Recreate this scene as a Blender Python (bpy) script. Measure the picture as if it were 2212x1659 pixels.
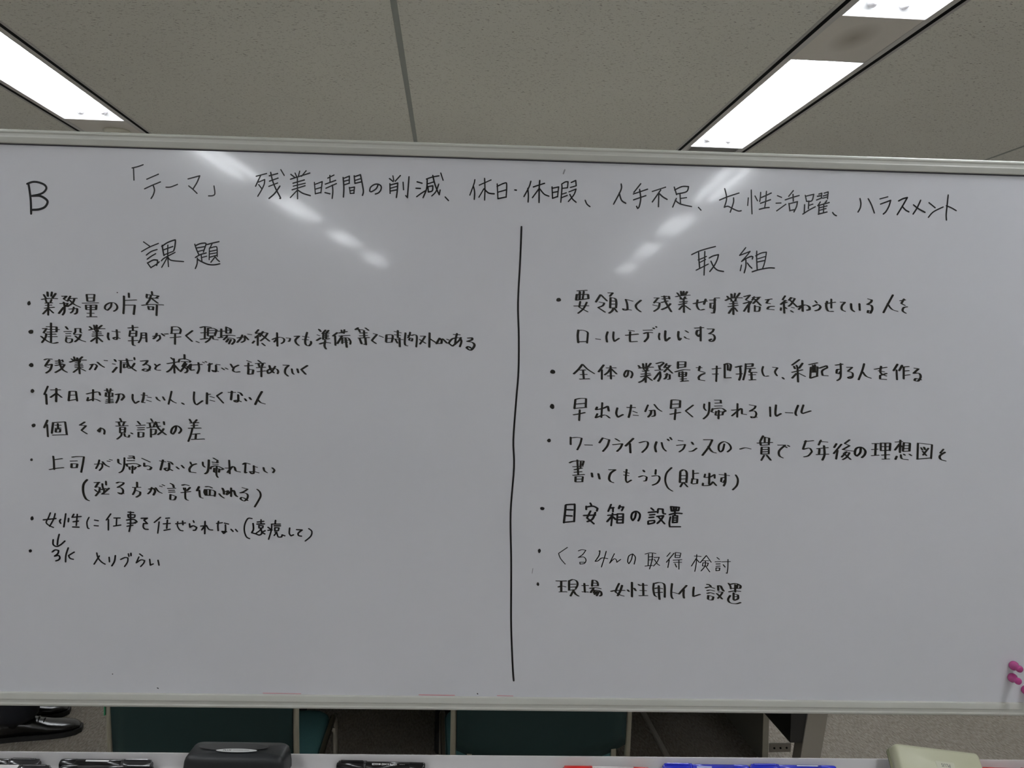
import bpy, math, random
from mathutils import Vector, Matrix
random.seed(7)
for o in list(bpy.data.objects): bpy.data.objects.remove(o)
SC = bpy.context.scene
COL = SC.collection
# ---------------------------------------------------------------- camera, world, exposure
EYE = 1.47            # height of the lens above the carpet
FPX = 1718.0          # focal length in pixels of the 2212 px wide frame
CX, CY = 1106.0, 829.5
F_ = Vector((970-CX, 766-CY, FPX)).normalized()          # room depth axis, seen from the camera (x right, y down, z ahead)
R_ = Vector((21566, 290, FPX)); R_ = (R_ - F_*R_.dot(F_)).normalized()
D_ = F_.cross(R_)
cam_d = bpy.data.cameras.new('camera'); cam = bpy.data.objects.new('camera', cam_d); COL.objects.link(cam)
cam_d.sensor_width = 36; cam_d.lens = FPX*36/2212; cam_d.clip_start = .05
cm = Matrix(((R_[0], -R_[1], -R_[2]), (F_[0], -F_[1], -F_[2]), (-D_[0], D_[1], D_[2]))).to_4x4()
cm.translation = Vector((0, 0, EYE)); cam.matrix_world = cm
SC.camera = cam
w = bpy.data.worlds.new('world'); SC.world = w; w.use_nodes = True
w.node_tree.nodes['Background'].inputs[0].default_value = (.5, .5, .5, 1)
w.node_tree.nodes['Background'].inputs[1].default_value = .05
SC.view_settings.view_transform = 'Standard'; SC.view_settings.look = 'None'
SC.view_settings.gamma = 1; SC.view_settings.use_curve_mapping = False
SC.view_settings.exposure = 1.77
TUBE = 9.0            # radiance of the fluorescent tubes
SC.cycles.use_denoising = True
SC.cycles.adaptive_threshold = .02; SC.cycles.max_bounces = 8; SC.cycles.diffuse_bounces = 5; SC.cycles.glossy_bounces = 4

# ---------------------------------------------------------------- helpers
def tag(o, label=None, cat=None, group=None, kind=None):
    if label: o['label'] = label
    if cat: o['category'] = cat
    if group: o['group'] = group
    if kind: o['kind'] = kind
    return o
def empty(name, loc=(0, 0, 0), rz=0):
    o = bpy.data.objects.new(name, None); COL.objects.link(o)
    o.location = loc; o.rotation_euler = (0, 0, rz); o.empty_display_size = .05
    return o
class MB:
    def __init__(s): s.v = []; s.f = []; s.sm = []
    def add(s, vs, fs, smooth=False):
        b = len(s.v); s.v += [tuple(p) for p in vs]; s.f += [tuple(i+b for i in f) for f in fs]; s.sm += [smooth]*len(fs); return s
    def box(s, x0, x1, y0, y1, z0, z1, M=None):
        vs = [Vector((x, y, z)) for x in (x0, x1) for y in (y0, y1) for z in (z0, z1)]
        if M is not None: vs = [M @ p for p in vs]
        return s.add(vs, [(0, 1, 3, 2), (4, 6, 7, 5), (0, 4, 5, 1), (2, 3, 7, 6), (0, 2, 6, 4), (1, 5, 7, 3)])
    def sweep(s, path, rad, n=12, caps=True, smooth=True, ry=None):
        """round tube along a path of points; rad a number or one per point"""
        P = [Vector(p) for p in path]
        if not hasattr(rad, '__len__'): rad = [rad]*len(P)
        up = None; rings = []
        for i, p in enumerate(P):
            d = (P[min(i+1, len(P)-1)] - P[max(i-1, 0)])
            if d.length < 1e-9: d = Vector((0, 0, 1))
            d.normalize()
            if up is None:
                up = Vector((0, 0, 1)) if abs(d.z) < .9 else Vector((0, 1, 0))
            a = (up - d*up.dot(d)).normalized(); b = d.cross(a); up = a
            rings.append([p + (a*math.cos(t) + b*math.sin(t))*rad[i] for t in [2*math.pi*k/n for k in range(n)]])
        vs = [q for r in rings for q in r]; fs = []
        for i in range(len(P)-1):
            for k in range(n):
                k2 = (k+1) % n
                fs.append((i*n+k, i*n+k2, (i+1)*n+k2, (i+1)*n+k))
        s.add(vs, fs, smooth)
        if caps:
            s.add(rings[0], [tuple(range(n))[::-1]]); s.add(rings[-1], [tuple(range(n))])
        return s
    def extrude(s, prof, x0, x1, M=None, axis='x', smooth=False):
        """closed profile [(y,z)] pushed from x0 to x1"""
        n = len(prof)
        mk = (lambda x, y, z: Vector((x, y, z))) if axis == 'x' else ((lambda x, y, z: Vector((y, x, z))) if axis == 'y' else (lambda x, y, z: Vector((y, z, x))))
        vs = [mk(x0, *p) for p in prof] + [mk(x1, *p) for p in prof]
        if M is not None: vs = [M @ p for p in vs]
        fs = [(k, (k+1) % n, n+(k+1) % n, n+k) for k in range(n)]
        s.add(vs, fs, smooth); s.add(vs, [tuple(range(n))[::-1], tuple(range(n, 2*n))])
        return s
    def build(s, name, m, parent=None, bevel=0, seg=2, recalc=True):
        me = bpy.data.meshes.new(name); me.from_pydata(s.v, [], s.f); me.update()
        for p, q in zip(me.polygons, s.sm): p.use_smooth = q
        if recalc:
            import bmesh
            bm = bmesh.new(); bm.from_mesh(me)
            bmesh.ops.remove_doubles(bm, verts=bm.verts, dist=1e-6)
            bmesh.ops.recalc_face_normals(bm, faces=bm.faces); bm.to_mesh(me); bm.free()
        me.materials.append(m)
        o = bpy.data.objects.new(name, me); COL.objects.link(o)
        if parent: o.parent = parent
        if bevel:
            b = o.modifiers.new('bevel', 'BEVEL'); b.width = bevel; b.segments = seg; b.limit_method = 'ANGLE'; b.angle_limit = math.radians(40)
            for p in me.polygons: p.use_smooth = True
            wn = o.modifiers.new('wn', 'WEIGHTED_NORMAL'); wn.keep_sharp = True
        return o
def copy_tree(o, parent=None):
    c = o.copy(); COL.objects.link(c); c.parent = parent
    for ch in [x for x in bpy.data.objects if x.parent == o]: copy_tree(ch, c)
    return c
def mat(name, col, rough=.5, metal=0, spec=.5, coat=0, bump=None, vary=None, emis=None, alpha=None, trans=0):
    m = bpy.data.materials.new(name); m.use_nodes = True; nt = m.node_tree; b = nt.nodes['Principled BSDF']
    b.inputs['Base Color'].default_value = (*col, 1); b.inputs['Roughness'].default_value = rough
    b.inputs['Metallic'].default_value = metal; b.inputs['Specular IOR Level'].default_value = spec
    b.inputs['Coat Weight'].default_value = coat; b.inputs['Transmission Weight'].default_value = trans
    tc = nt.nodes.new('ShaderNodeTexCoord')
    def noise(scale, detail=3, stretch=None):
        n = nt.nodes.new('ShaderNodeTexNoise'); n.inputs['Scale'].default_value = scale; n.inputs['Detail'].default_value = detail
        if stretch:
            mp = nt.nodes.new('ShaderNodeMapping'); mp.inputs['Scale'].default_value = stretch
            nt.links.new(tc.outputs['Object'], mp.inputs[0]); nt.links.new(mp.outputs[0], n.inputs['Vector'])
        else: nt.links.new(tc.outputs['Object'], n.inputs['Vector'])
        return n
    if vary:        # (scale, second colour, stretch)
        n = noise(vary[0], 4, vary[2] if len(vary) > 2 else None)
        r = nt.nodes.new('ShaderNodeValToRGB'); lo, hi = vary[3] if len(vary) > 3 else (.35, .65)
        r.color_ramp.elements[0].position = lo; r.color_ramp.elements[1].position = hi
        r.color_ramp.elements[0].color = (*col, 1); r.color_ramp.elements[1].color = (*vary[1], 1)
        nt.links.new(n.outputs[0], r.inputs[0]); nt.links.new(r.outputs[0], b.inputs['Base Color'])
    if bump:        # (scale, strength, distance)
        n = noise(bump[0], 3, bump[3] if len(bump) > 3 else None); bp = nt.nodes.new('ShaderNodeBump'); bp.inputs['Strength'].default_value = bump[1]; bp.inputs['Distance'].default_value = bump[2]
        nt.links.new(n.outputs[0], bp.inputs['Height']); nt.links.new(bp.outputs[0], b.inputs['Normal'])
    if emis:
        b.inputs['Emission Color'].default_value = (*emis[0], 1); b.inputs['Emission Strength'].default_value = emis[1]
    return m

# ---------------------------------------------------------------- materials
def whiteboard_mat():
    m = mat('enamel', (.56, .57, .62), .14, spec=.5)
    nt = m.node_tree; b = nt.nodes['Principled BSDF']
    tc = nt.nodes['Texture Coordinate']
    n = nt.nodes.new('ShaderNodeTexNoise'); n.inputs['Scale'].default_value = 2.2; n.inputs['Detail'].default_value = 5
    r = nt.nodes.new('ShaderNodeValToRGB')
    r.color_ramp.elements[0].position = .3; r.color_ramp.elements[1].position = .7
    r.color_ramp.elements[0].color = (.60, .61, .65, 1); r.color_ramp.elements[1].color = (.63, .635, .675, 1)
    nt.links.new(tc.outputs['Object'], n.inputs['Vector']); nt.links.new(n.outputs[0], r.inputs[0]); nt.links.new(r.outputs[0], b.inputs['Base Color'])
    b.inputs['Roughness'].default_value = .17; b.inputs['Specular IOR Level'].default_value = .25; b.inputs['Coat Weight'].default_value = .36; b.inputs['Coat Roughness'].default_value = .055
    return m
M_BOARD = whiteboard_mat()
M_ALU = mat('cream_powder_coat', (.50, .505, .465), .42, spec=.4, vary=(3, (.475, .48, .44), (1, 6, 30)))
M_TRAY = mat('tray_plastic', (.58, .565, .565), .4, vary=(6, (.54, .53, .53)))
M_SEAM = mat('frame_seam', (.04, .035, .06), .6)
M_INK = mat('marker_ink', (.012, .011, .009), .3, spec=.3, vary=(420, (.035, .032, .026), (1, 1, .35), (.45, .75)))
M_INK2 = mat('marker_ink_fresh', (.008, .007, .008), .3, spec=.3)
M_GREYINK = mat('rubbed_ink', (.25, .25, .27), .4)
M_REDINK = mat('red_ink_trace', (.60, .22, .25), .4)
def tile_mat():
    m = mat('ceiling_board', (.305, .292, .262), .9, spec=.15)
    nt = m.node_tree; b = nt.nodes['Principled BSDF']; tc = nt.nodes['Texture Coordinate']
    geo = nt.nodes.new('ShaderNodeNewGeometry')
    def fl(scale, lo, hi, st, rz):
        mp = nt.nodes.new('ShaderNodeMapping'); mp.inputs['Scale'].default_value = st; mp.inputs['Rotation'].default_value = (0, 0, rz)
        n = nt.nodes.new('ShaderNodeTexNoise'); n.inputs['Scale'].default_value = scale; n.inputs['Detail'].default_value = 2
        nt.links.new(geo.outputs['Position'], mp.inputs[0]); nt.links.new(mp.outputs[0], n.inputs['Vector'])
        r = nt.nodes.new('ShaderNodeValToRGB'); r.color_ramp.elements[0].position = lo; r.color_ramp.elements[1].position = hi
        nt.links.new(n.outputs[0], r.inputs[0]); return r
    a = fl(60, .645, .68, (1, 3.2, 1), .15); c = fl(95, .66, .695, (1, 2.6, 1), -.2); g = fl(1.3, .3, .7, (1, 1, 1), 0)
    mx = nt.nodes.new('ShaderNodeMath'); mx.operation = 'MAXIMUM'
    nt.links.new(a.outputs[0], mx.inputs[0]); nt.links.new(c.outputs[0], mx.inputs[1])
    base = nt.nodes.new('ShaderNodeMix'); base.data_type = 'RGBA'
    base.inputs['A'].default_value = (.775, .77, .72, 1); base.inputs['B'].default_value = (.805, .80, .745, 1)
    nt.links.new(g.outputs[0], base.inputs['Factor'])
    mi = nt.nodes.new('ShaderNodeMix'); mi.data_type = 'RGBA'; mi.inputs['B'].default_value = (.36, .335, .31, 1)
    nt.links.new(mx.outputs[0], mi.inputs['Factor']); nt.links.new(base.outputs['Result'], mi.inputs['A'])
    nt.links.new(mi.outputs['Result'], b.inputs['Base Color'])
    return m
M_TILE = tile_mat()
M_STRIP = mat('joint_strip_grey', (.30, .32, .30), .5)
M_EDGEGREY = mat('panel_edge_shade', (.50, .49, .48), .5)  # grey of the shaded panel edges, also used for the vent slats
M_FLANGE = mat('rail_flange', (.62, .61, .60), .45)
M_BLACK = mat('slot_black', (.006, .006, .007), .8, spec=.1)
def gap_mat(stain):
    m = mat('gap_panel_paint', (.78, .745, .70), .5)
    if stain:
        nt = m.node_tree; b = nt.nodes['Principled BSDF']; tc = nt.nodes['Texture Coordinate']
        mp = nt.nodes.new('ShaderNodeMapping'); mp.vector_type = 'TEXTURE'; mp.inputs['Location'].default_value = stain; mp.inputs['Scale'].default_value = (.075, .13, 1)
        gr = nt.nodes.new('ShaderNodeTexGradient'); gr.gradient_type = 'SPHERICAL'
        nt.links.new(tc.outputs['Object'], mp.inputs[0]); nt.links.new(mp.outputs[0], gr.inputs[0])
        mi = nt.nodes.new('ShaderNodeMix'); mi.data_type = 'RGBA'; mi.inputs['A'].default_value = (.78, .745, .70, 1); mi.inputs['B'].default_value = (.45, .41, .36, 1)
        nt.links.new(gr.outputs[0], mi.inputs['Factor']); nt.links.new(mi.outputs['Result'], b.inputs['Base Color'])
    return m
M_GAP = gap_mat(None)
M_REFL = mat('white_reflector', (.62, .62, .62), .4)
M_TUBE = mat('fluorescent_tube', (.9, .9, .9), .3, emis=((.955, .99, 1.03), TUBE))
M_CAP = mat('tube_end_cap', (.88, .86, .90), .35, emis=None)
M_WALL = mat('wall_paint', (.80, .79, .76), .8, bump=(120, .15, .002))
M_BASE = mat('baseboard_vinyl', (.10, .09, .08), .5)
def carpet_mat():
    m = mat('carpet', (.2, .18, .16), .95, spec=.1, bump=(260, .9, .006, (1, .35, 1)))
    nt = m.node_tree; b = nt.nodes['Principled BSDF']; tc = nt.nodes['Texture Coordinate']
    outs = []
    for sc_, st, rz in ((170, (1, .28, 1), .6), (14, (1, 1, 1), 0)):
        mp = nt.nodes.new('ShaderNodeMapping'); mp.inputs['Scale'].default_value = st; mp.inputs['Rotation'].default_value = (0, 0, rz)
        n = nt.nodes.new('ShaderNodeTexNoise'); n.inputs['Scale'].default_value = sc_; n.inputs['Detail'].default_value = 3
        nt.links.new(tc.outputs['Object'], mp.inputs[0]); nt.links.new(mp.outputs[0], n.inputs['Vector']); outs.append(n)
    r = nt.nodes.new('ShaderNodeValToRGB'); r.color_ramp.elements[0].position = .3; r.color_ramp.elements[1].position = .7
    r.color_ramp.elements[0].color = (.235, .208, .172, 1); r.color_ramp.elements[1].color = (.44, .40, .345, 1)
    nt.links.new(outs[0].outputs[0], r.inputs[0])
    mi = nt.nodes.new('ShaderNodeMix'); mi.data_type = 'RGBA'; mi.blend_type = 'MULTIPLY'; mi.inputs['Factor'].default_value = .2
    nt.links.new(r.outputs[0], mi.inputs['A']); nt.links.new(outs[1].outputs[0], mi.inputs['B']); nt.links.new(mi.outputs['Result'], b.inputs['Base Color'])
    return m
M_CARPET = carpet_mat()
M_TEAL = mat('teal_fabric', (.022, .062, .062), .8, spec=.2, bump=(700, .5, .001), vary=(400, (.026, .074, .074)))
M_TEALB = mat('teal_back_shell', (.010, .030, .030), .5, spec=.3)
M_CHROME = mat('chrome_tube', (.55, .54, .50), .14, metal=1)
M_CHAIRTUBE = mat('beige_painted_tube', (.30, .28, .22), .4, metal=.3)
M_GREEN = mat('green_tape', (.04, .30, .14), .5)
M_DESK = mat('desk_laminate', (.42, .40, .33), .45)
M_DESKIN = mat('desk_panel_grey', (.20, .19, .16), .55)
M_LEG = mat('grey_steel_leg', (.31, .285, .245), .45, metal=.1)
M_DARK = mat('dark_steel', (.02, .019, .017), .5)
M_BAR = mat('grey_bar', (.16, .15, .14), .4)
M_BAG = mat('black_nylon', (.008, .008, .008), .7, bump=(300, .5, .002))
M_SHOE = mat('black_leather', (.008, .008, .008), .22, bump=(90, .2, .001))
M_SOLE = mat('shoe_sole_rubber', (.01, .01, .01), .6)
M_SUIT = mat('navy_suit_cloth', (.008, .009, .014), .85, bump=(500, .4, .001))
M_SHIRT = mat('white_shirt', (.55, .56, .58), .7)
M_SKIN = mat('skin', (.42, .25, .18), .5)
M_HAIR = mat('dark_hair', (.01, .008, .007), .5, bump=(200, .8, .003, (1, 1, .1)))
M_ERB = mat('black_eraser_shell', (.014, .016, .018), .42, bump=(500, .15, .0006))
M_ERB2 = mat('eraser_groove', (.005, .005, .006), .5)
M_ERC = mat('cream_eraser_shell', (.50, .50, .36), .45)
M_FELT = mat('dark_felt', (.015, .013, .013), .95, bump=(300, .9, .003))
M_FELTW = mat('eraser_foam', (.28, .29, .18), .9, bump=(300, .5, .002))
M_LBL = mat('silver_label', (.55, .56, .55), .35)
M_LBLC = mat('cream_label', (.54, .54, .43), .35)
M_TXTD = mat('dark_print', (.05, .05, .05), .5)
M_TXTG = mat('grey_print', (.12, .12, .12), .5)
M_WHITE = mat('white_print', (.75, .75, .75), .45)
M_BLKPL = mat('black_plastic', (.008, .008, .009), .18)
M_BLKCL = mat('smoky_plastic', (.035, .035, .037), .12)
M_REDPL = mat('red_plastic', (.62, .012, .012), .28)
M_WHTPL = mat('white_plastic', (.66, .62, .62), .3)
M_BLUPL = mat('blue_plastic', (.018, .03, .55), .22)
M_BLUBD = mat('blue_barrel', (.04, .05, .52), .2)
M_REDTX = mat('red_print', (.55, .03, .03), .5)
M_LTBL = mat('pale_blue_print', (.38, .40, .68), .4)
M_PIN = mat('pink_clear_plastic', (.62, .09, .34), .12, spec=.6, trans=.3)

# ---------------------------------------------------------------- room shell
ZC = EYE + 1.1
X0, X1, Y0, Y1 = -4.55, 4.15, -9.0, 6.5
floor = tag(MB().box(X0, X1, Y0, Y1, -.05, 0).build('floor', M_CARPET), kind='structure')
for nm, a in (('wall_left', (X0-.1, X0, Y0-.1, Y1+.1)), ('wall_right', (X1, X1+.1, Y0-.1, Y1+.1)), ('wall_back', (X0, X1, Y0-.1, Y0)), ('wall_front', (X0, X1, Y1, Y1+.1))):
    tag(MB().box(*a, -.05, ZC+.3).build(nm, M_WALL), kind='structure')
for nm, a in (('baseboard_left', (X0, X0+.01, Y0, Y1)), ('baseboard_right', (X1-.01, X1, Y0, Y1)), ('baseboard_back', (X0+.01, X1-.01, Y0, Y0+.01)), ('baseboard_front', (X0+.01, X1-.01, Y1-.01, Y1))):
    tag(MB().box(*a, 0, .07).build(nm, M_BASE), kind='structure')
ceil = tag(MB().box(X0, X1, Y0, Y1, ZC+.16, ZC+.2).build('ceiling', M_BLACK), kind='structure')
ROWP, HALF = 3.083, .1785
rows = [1.3705 + ROWP*k for k in (-1, 0)]
strips = [-.188 + 3.07*k for k in (-2, -1, 0, 1, 2)]
edges = []
TR = HALF + .014
cuts = []
for r in rows: cuts += [(r-TR, r+TR, 'row')]
for s_ in strips: cuts += [(s_-.0105, s_+.0105, 'strip')]
cuts = sorted(c for c in cuts if c[0] > X0+.02 and c[1] < X1-.02)
bays = []; cur = X0
for a, b, _ in cuts: bays.append((cur, a)); cur = b
bays.append((cur, X1))
PY, PYO = .38, 3.27
ys = []; y = PYO - math.ceil((PYO-Y0)/PY)*PY
while y < Y1:
    ys.append((max(y, Y0), min(y+PY, Y1))); y += PY
pm = {}
for bi, (a, b) in enumerate(bays):
    for (c, d) in ys:
        if d-c < .02: continue
        key = (bi, round(d-c, 3))
        if key not in pm:
            W, L = (b-a)/2, (d-c)/2; e = .0004
            mb = MB(); g = .0007
            top = [(-W, -L), (W, -L), (W, L), (-W, L)]
            vs = [(x, y, .015) for x, y in top] + [(x, y, g) for x, y in [(-W, -L+e), (W, -L+e), (W, L-e), (-W, L-e)]] + [(x, y, 0) for x, y in [(-W, -L+2*e), (W, -L+2*e), (W, L-2*e), (-W, L-2*e)]]
            fs = [(0, 1, 2, 3), (11, 10, 9, 8)] + [(i, (i+1) % 4, 4+(i+1) % 4, 4+i) for i in range(4)] + [(4+i, 4+(i+1) % 4, 8+(i+1) % 4, 8+i) for i in range(4)]
            mb.add(vs, fs); o = mb.build('ceiling_panel', M_TILE, ceil); pm[key] = o
        else:
            o = pm[key].copy(); COL.objects.link(o); o.parent = ceil
        o.location = ((a+b)/2, (c+d)/2, ZC)
for s_ in strips:
    if X0 < s_ < X1: MB().box(s_-.010, s_+.010, Y0, Y1, ZC+.001, ZC+.006).build('joint_strip', M_STRIP, ceil)
for r in rows:
    for sg in (-1, 1):
        def bx(a, b, z0, z1): return MB().box(min(r+sg*a, r+sg*b), max(r+sg*a, r+sg*b), Y0, Y1, z0, z1)
        bx(HALF+.0015, TR, ZC-.001, ZC+.02).build('panel_edge_shade', M_EDGEGREY, ceil)  # grey strip painting in the soft shading along the ceiling panel edge
        bx(.1625, HALF+.0015, ZC-.0004, ZC+.012).build('rail_slot', M_BLACK, ceil)
        bx(.1405, .1625, ZC-.001, ZC+.02).build('rail_flange', M_FLANGE, ceil)

# ---------------------------------------------------------------- recessed lights
LEN, PER = 1.22, 1.598
def make_light():
    root = empty('ceiling_light')
    W, T, H, L = .139, .085, .085, LEN/2
    mb = MB()      # folded steel trough: sides, top, sloping ends
    lo = [(-W, -L), (W, -L), (W, L), (-W, L)]; hi = [(-T, -L+.035), (T, -L+.035), (T, L-.035), (-T, L-.035)]
    mb.add([(x, y, 0) for x, y in lo] + [(x, y, H) for x, y in hi], [(0, 1, 5, 4), (1, 2, 6, 5), (2, 3, 7, 6), (3, 0, 4, 7), (4, 5, 6, 7)])
    o = mb.build('reflector', M_REFL, root, recalc=False)
    so = o.modifiers.new('solid', 'SOLIDIFY'); so.thickness = .002; so.offset = 0
    mb = MB()
    mb.box(-.012, .012, -L+.05, L-.05, .05, .083).build('ballast_ridge', M_REFL, root)
    for sx in (-1, 1):
        x = sx*.052
        t = MB().sweep([(x, -L+.042, .035), (x, L-.042, .035)], .0155, 16).build('tube', M_TUBE, root)
        for sy in (-1, 1):
            MB().sweep([(x, sy*(L-.050), .035), (x, sy*(L-.022), .035)], [.0162, .0168], 16).build('lamp_holder', M_CAP, root)
    return root
def start(ri, j):
    """near end of each light; behind the camera the two rows are laid out with their own offsets"""
    return 2.86 + PER*j + ((-.07 - (.68 if j < 0 else 0)) if ri == 1 else (.30 if j < -1 else 0))
proto = None; n = 0
for ri, r in enumerate(rows, 1):
    for j in range(-7, 3):
        ya = start(ri, j)
        if ya < Y0+.05: continue
        ye = ya + LEN
        if ye > Y1-.02: continue
        if proto is None: o = proto = make_light()
        else: o = copy_tree(proto)
        o.location = (r, ya+LEN/2, ZC-.001)
        if ri == 2 and j == 0: lb = 'recessed twin-tube ceiling light at right, its whole length in view above the board'
        elif ri == 2 and j == -1: lb = 'recessed twin-tube ceiling light at the top right corner, only its far end in view'
        elif ri == 1 and j == 0: lb = 'recessed twin-tube ceiling light at the left edge above the board'
        else: lb = 'twin-tube ceiling light in the %s row, %s from the back wall' % (('outer left', 'left-hand', 'right-hand', 'outer right')[ri], ('first', 'second', 'third', 'fourth', 'fifth', 'sixth', 'seventh', 'eighth', 'ninth', 'tenth')[j+7])
        tag(o, lb, 'ceiling light', 'twin-tube ceiling lights in rows' if not (j == 0 and ri in (1, 2)) and not (ri == 2 and j == -1) else 'twin-tube ceiling lights above the board')
        yb = start(ri, j+1) if start(ri, j+1) + LEN < Y1-.02 else Y1
        g0, g1 = ye+.001, yb-.001
        if ri == 2 and j == 0: g0 = ye + .30
        if g1 > g0 + .02:
            gm = M_GAP
            p = MB().box(-.1395, .1395, -(g1-g0)/2, (g1-g0)/2, 0, .012)
            if ri == 2 and j == -1: gm = gap_mat((-.01, -.02, 0))
            p = p.build('filler_panel', gm, ceil); p.location = (r, (g0+g1)/2, ZC)
        if ri == 2 and j == 0: VENT = (r, ye)
        if ri == 1 and j == 0: DET = (r, ye)
    # the strip before the first light
# slatted air outlet just beyond the right light
vr = tag(empty('air_vent', (VENT[0], VENT[1]+.002, ZC)), 'dark slotted air outlet in the light rail beyond the right ceiling light', 'air vent')
mb = MB().box(-.139, .139, 0, .012, -.001, .01).box(-.139, .139, .284, .296, -.001, .01).box(-.139, -.127, .012, .284, -.001, .01).box(.127, .139, .012, .284, -.001, .01)
mb.build('vent_frame', M_FLANGE, vr); MB().box(-.127, .127, .012, .284, .035, .04).build('vent_throat', M_BLACK, vr)
for k in range(9):
    MB().box(-.127, .127, .03+k*.028, .0315+k*.028, -.0, .02).build('vent_slat', M_EDGEGREY, vr)
# round detector on the left filler panel
dr = tag(empty('smoke_detector', (DET[0]+.03, DET[1]+.185, ZC)), 'round cream ceiling detector just past the left ceiling light', 'smoke detector')
mb = MB(); prof = [(.0, .062), (-.006, .064), (-.012, .060), (-.016, .042), (-.017, .0)]
def lathe(prof, n=28, M=None, axis='z'):
    m_ = MB(); vs = []; fs = []
    for z, r_ in prof:
        for k in range(n):
            a = 2*math.pi*k/n
            p = Vector((r_*math.cos(a), r_*math.sin(a), z))
            vs.append(M @ p if M is not None else p)
    for i in range(len(prof)-1):
        for k in range(n): fs.append((i*n+k, i*n+(k+1) % n, (i+1)*n+(k+1) % n, (i+1)*n+k))
    fs.append(tuple(range(n))); fs.append(tuple(range((len(prof)-1)*n, len(prof)*n)))
    return m_.add(vs, fs, True)
M_DET = mat('detector_plastic', (.82, .80, .70), .5)
lathe(prof).build('detector_base', M_DET, dr)
lathe([(-.017, .036), (-.024, .033), (-.027, .022), (-.028, .001)]).build('sensor_dome', M_DET, dr)
for k in range(10):
    a = 2*math.pi*k/10
    M = Matrix.Rotation(a, 4, 'Z')
    MB().box(  .0340, .0352, -.005, .005, -.022, -.019, M).build('sensor_slot', M_BLACK, dr)

# ---------------------------------------------------------------- whiteboard
u = Vector((55994, 1273.5, FPX)).normalized(); n_ = Vector((-53, -62.5, FPX)); n_ = (n_ - u*n_.dot(u)).normalized(); v_ = n_.cross(u)
DB = 1.297
def c2w(p): return Vector((R_.dot(p), F_.dot(p), -D_.dot(p)))
UW, NW, VW = c2w(u), c2w(n_), c2w(v_)
UOFF = .07
BM = Matrix((( UW[0], NW[0], -VW[0]), (UW[1], NW[1], -VW[1]), (UW[2], NW[2], -VW[2]))).to_4x4()
org = Vector((0, 0, EYE)) + NW*DB + UW*UOFF
BM.translation = org + VW*(EYE)          # board frame origin: board centre line, at floor level
board = empty('whiteboard'); board.matrix_world = BM
tag(board, 'wide framed whiteboard on a stand, filled with handwritten Japanese notes in two columns', 'whiteboard')
def bl(px, py):
    """picture position -> board coordinates (x along the board, z up) on the writing surface"""
    r = Vector((px-CX, py-CY, FPX)); t = DB/n_.dot(r); p = r*t
    return p.dot(u) - UOFF, EYE - p.dot(v_)
SX = .885; ZT, ZB = EYE+.3166, EYE-.5644
surf = MB().box(-SX-.004, SX+.004, 0, .006, ZB-.004, ZT+.004).build('writing_surface', M_BOARD, board)
MB().box(-SX-.004, SX+.004, .022, .026, ZB-.004, ZT+.004).build('rear_surface', M_BOARD, board)
MB().box(-SX, SX, .007, .021, ZB, ZT).build('core_board', M_DESKIN, board)
# frame: ridged extrusion, mitred at the corners. (outward, proud)
prof = [(0, .0), (.0003, .0048), (.0098, .0066), (.0112, .0056), (.0158, .0056), (.0172, .0068), (.0205, .0062), (.0222, .003), (.0222, -.029), (.0205, -.033), (.004, -.033), (.0, -.0262)]
def rail(x0, z0, x1, z1, ox, oz):
    d = Vector((x1-x0, 0, z1-z0)).normalized(); vs = []
    for (a, b, s_) in ((x0, z0, -1), (x1, z1, 1)):
        for h, p in prof: vs.append((a + ox*h + s_*d.x*h, -p, b + oz*h + s_*d.z*h))
    k = len(prof); fs = [(i, (i+1) % k, k+(i+1) % k, k+i) for i in range(k)] + [tuple(range(k)), tuple(range(k, 2*k))]
    o = MB().add(vs, fs).build('frame_rail', M_ALU, board, bevel=.0009, seg=2); return o
rail(-SX, ZT, SX, ZT, 0, 1); rail(SX, ZB, -SX, ZB, 0, -1); rail(SX, ZT, SX, ZB, 1, 0); rail(-SX, ZB, -SX, ZT, -1, 0)
MB().box(-SX, SX, -.0008, 0, ZT-.0014, ZT).build('frame_seam', M_SEAM, board)
# stand
for sg in (-1, 1):
    xs = sg*(SX+.048)
    st = MB().box(xs-.018, xs+.018, .0, .036, .10, ZT+.04).build('stand_post', M_ALU, board, bevel=.004)
    MB().sweep([(sg*(SX+.018), .013, (ZT+ZB)/2), (xs-sg*.015, .013, (ZT+ZB)/2)], .011, 14).build('pivot', M_CHROME, st)
    MB().box(xs-.022, xs+.022, -.27, .30, .07, .105).build('foot', M_ALU, st, bevel=.008)
    for yy in (-.24, .27):
        MB().sweep([(xs-.012, yy, .028), (xs+.012, yy, .028)], .027, 18).build('caster', M_DARK, st)
        MB().box(xs-.014, xs+.014, yy-.014, yy+.014, .03, .072).build('caster_fork', M_CHROME, st)
MB().box(-SX-.03, SX+.03, .007, .029, .16, .20).build('lower_crossbar', M_ALU, board, bevel=.003)
# pen tray
ZL = EYE-.6632; ZF = ZL-.0235
tp = [(.0, ZL), (-.0018, ZL), (-.003, ZL-.006), (-.0042, ZF+.004), (-.008, ZF), (-.062, ZF), (-.066, ZF+.004), (-.070, ZF+.012), (-.073, ZF+.012), (-.071, ZF-.002), (-.062, ZF-.004), (-.002, ZF-.004), (.0, ZF)]
MB().extrude(tp, -SX-.028, SX+.028).build('pen_tray', M_TRAY, board, bevel=.0006)
for sg in (-1, 1):
    MB().box(sg*(SX+.028)-.002, sg*(SX+.028)+.002, -.072, 0, ZF-.003, ZL).build('tray_end_cap', M_ALU, board)

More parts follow.
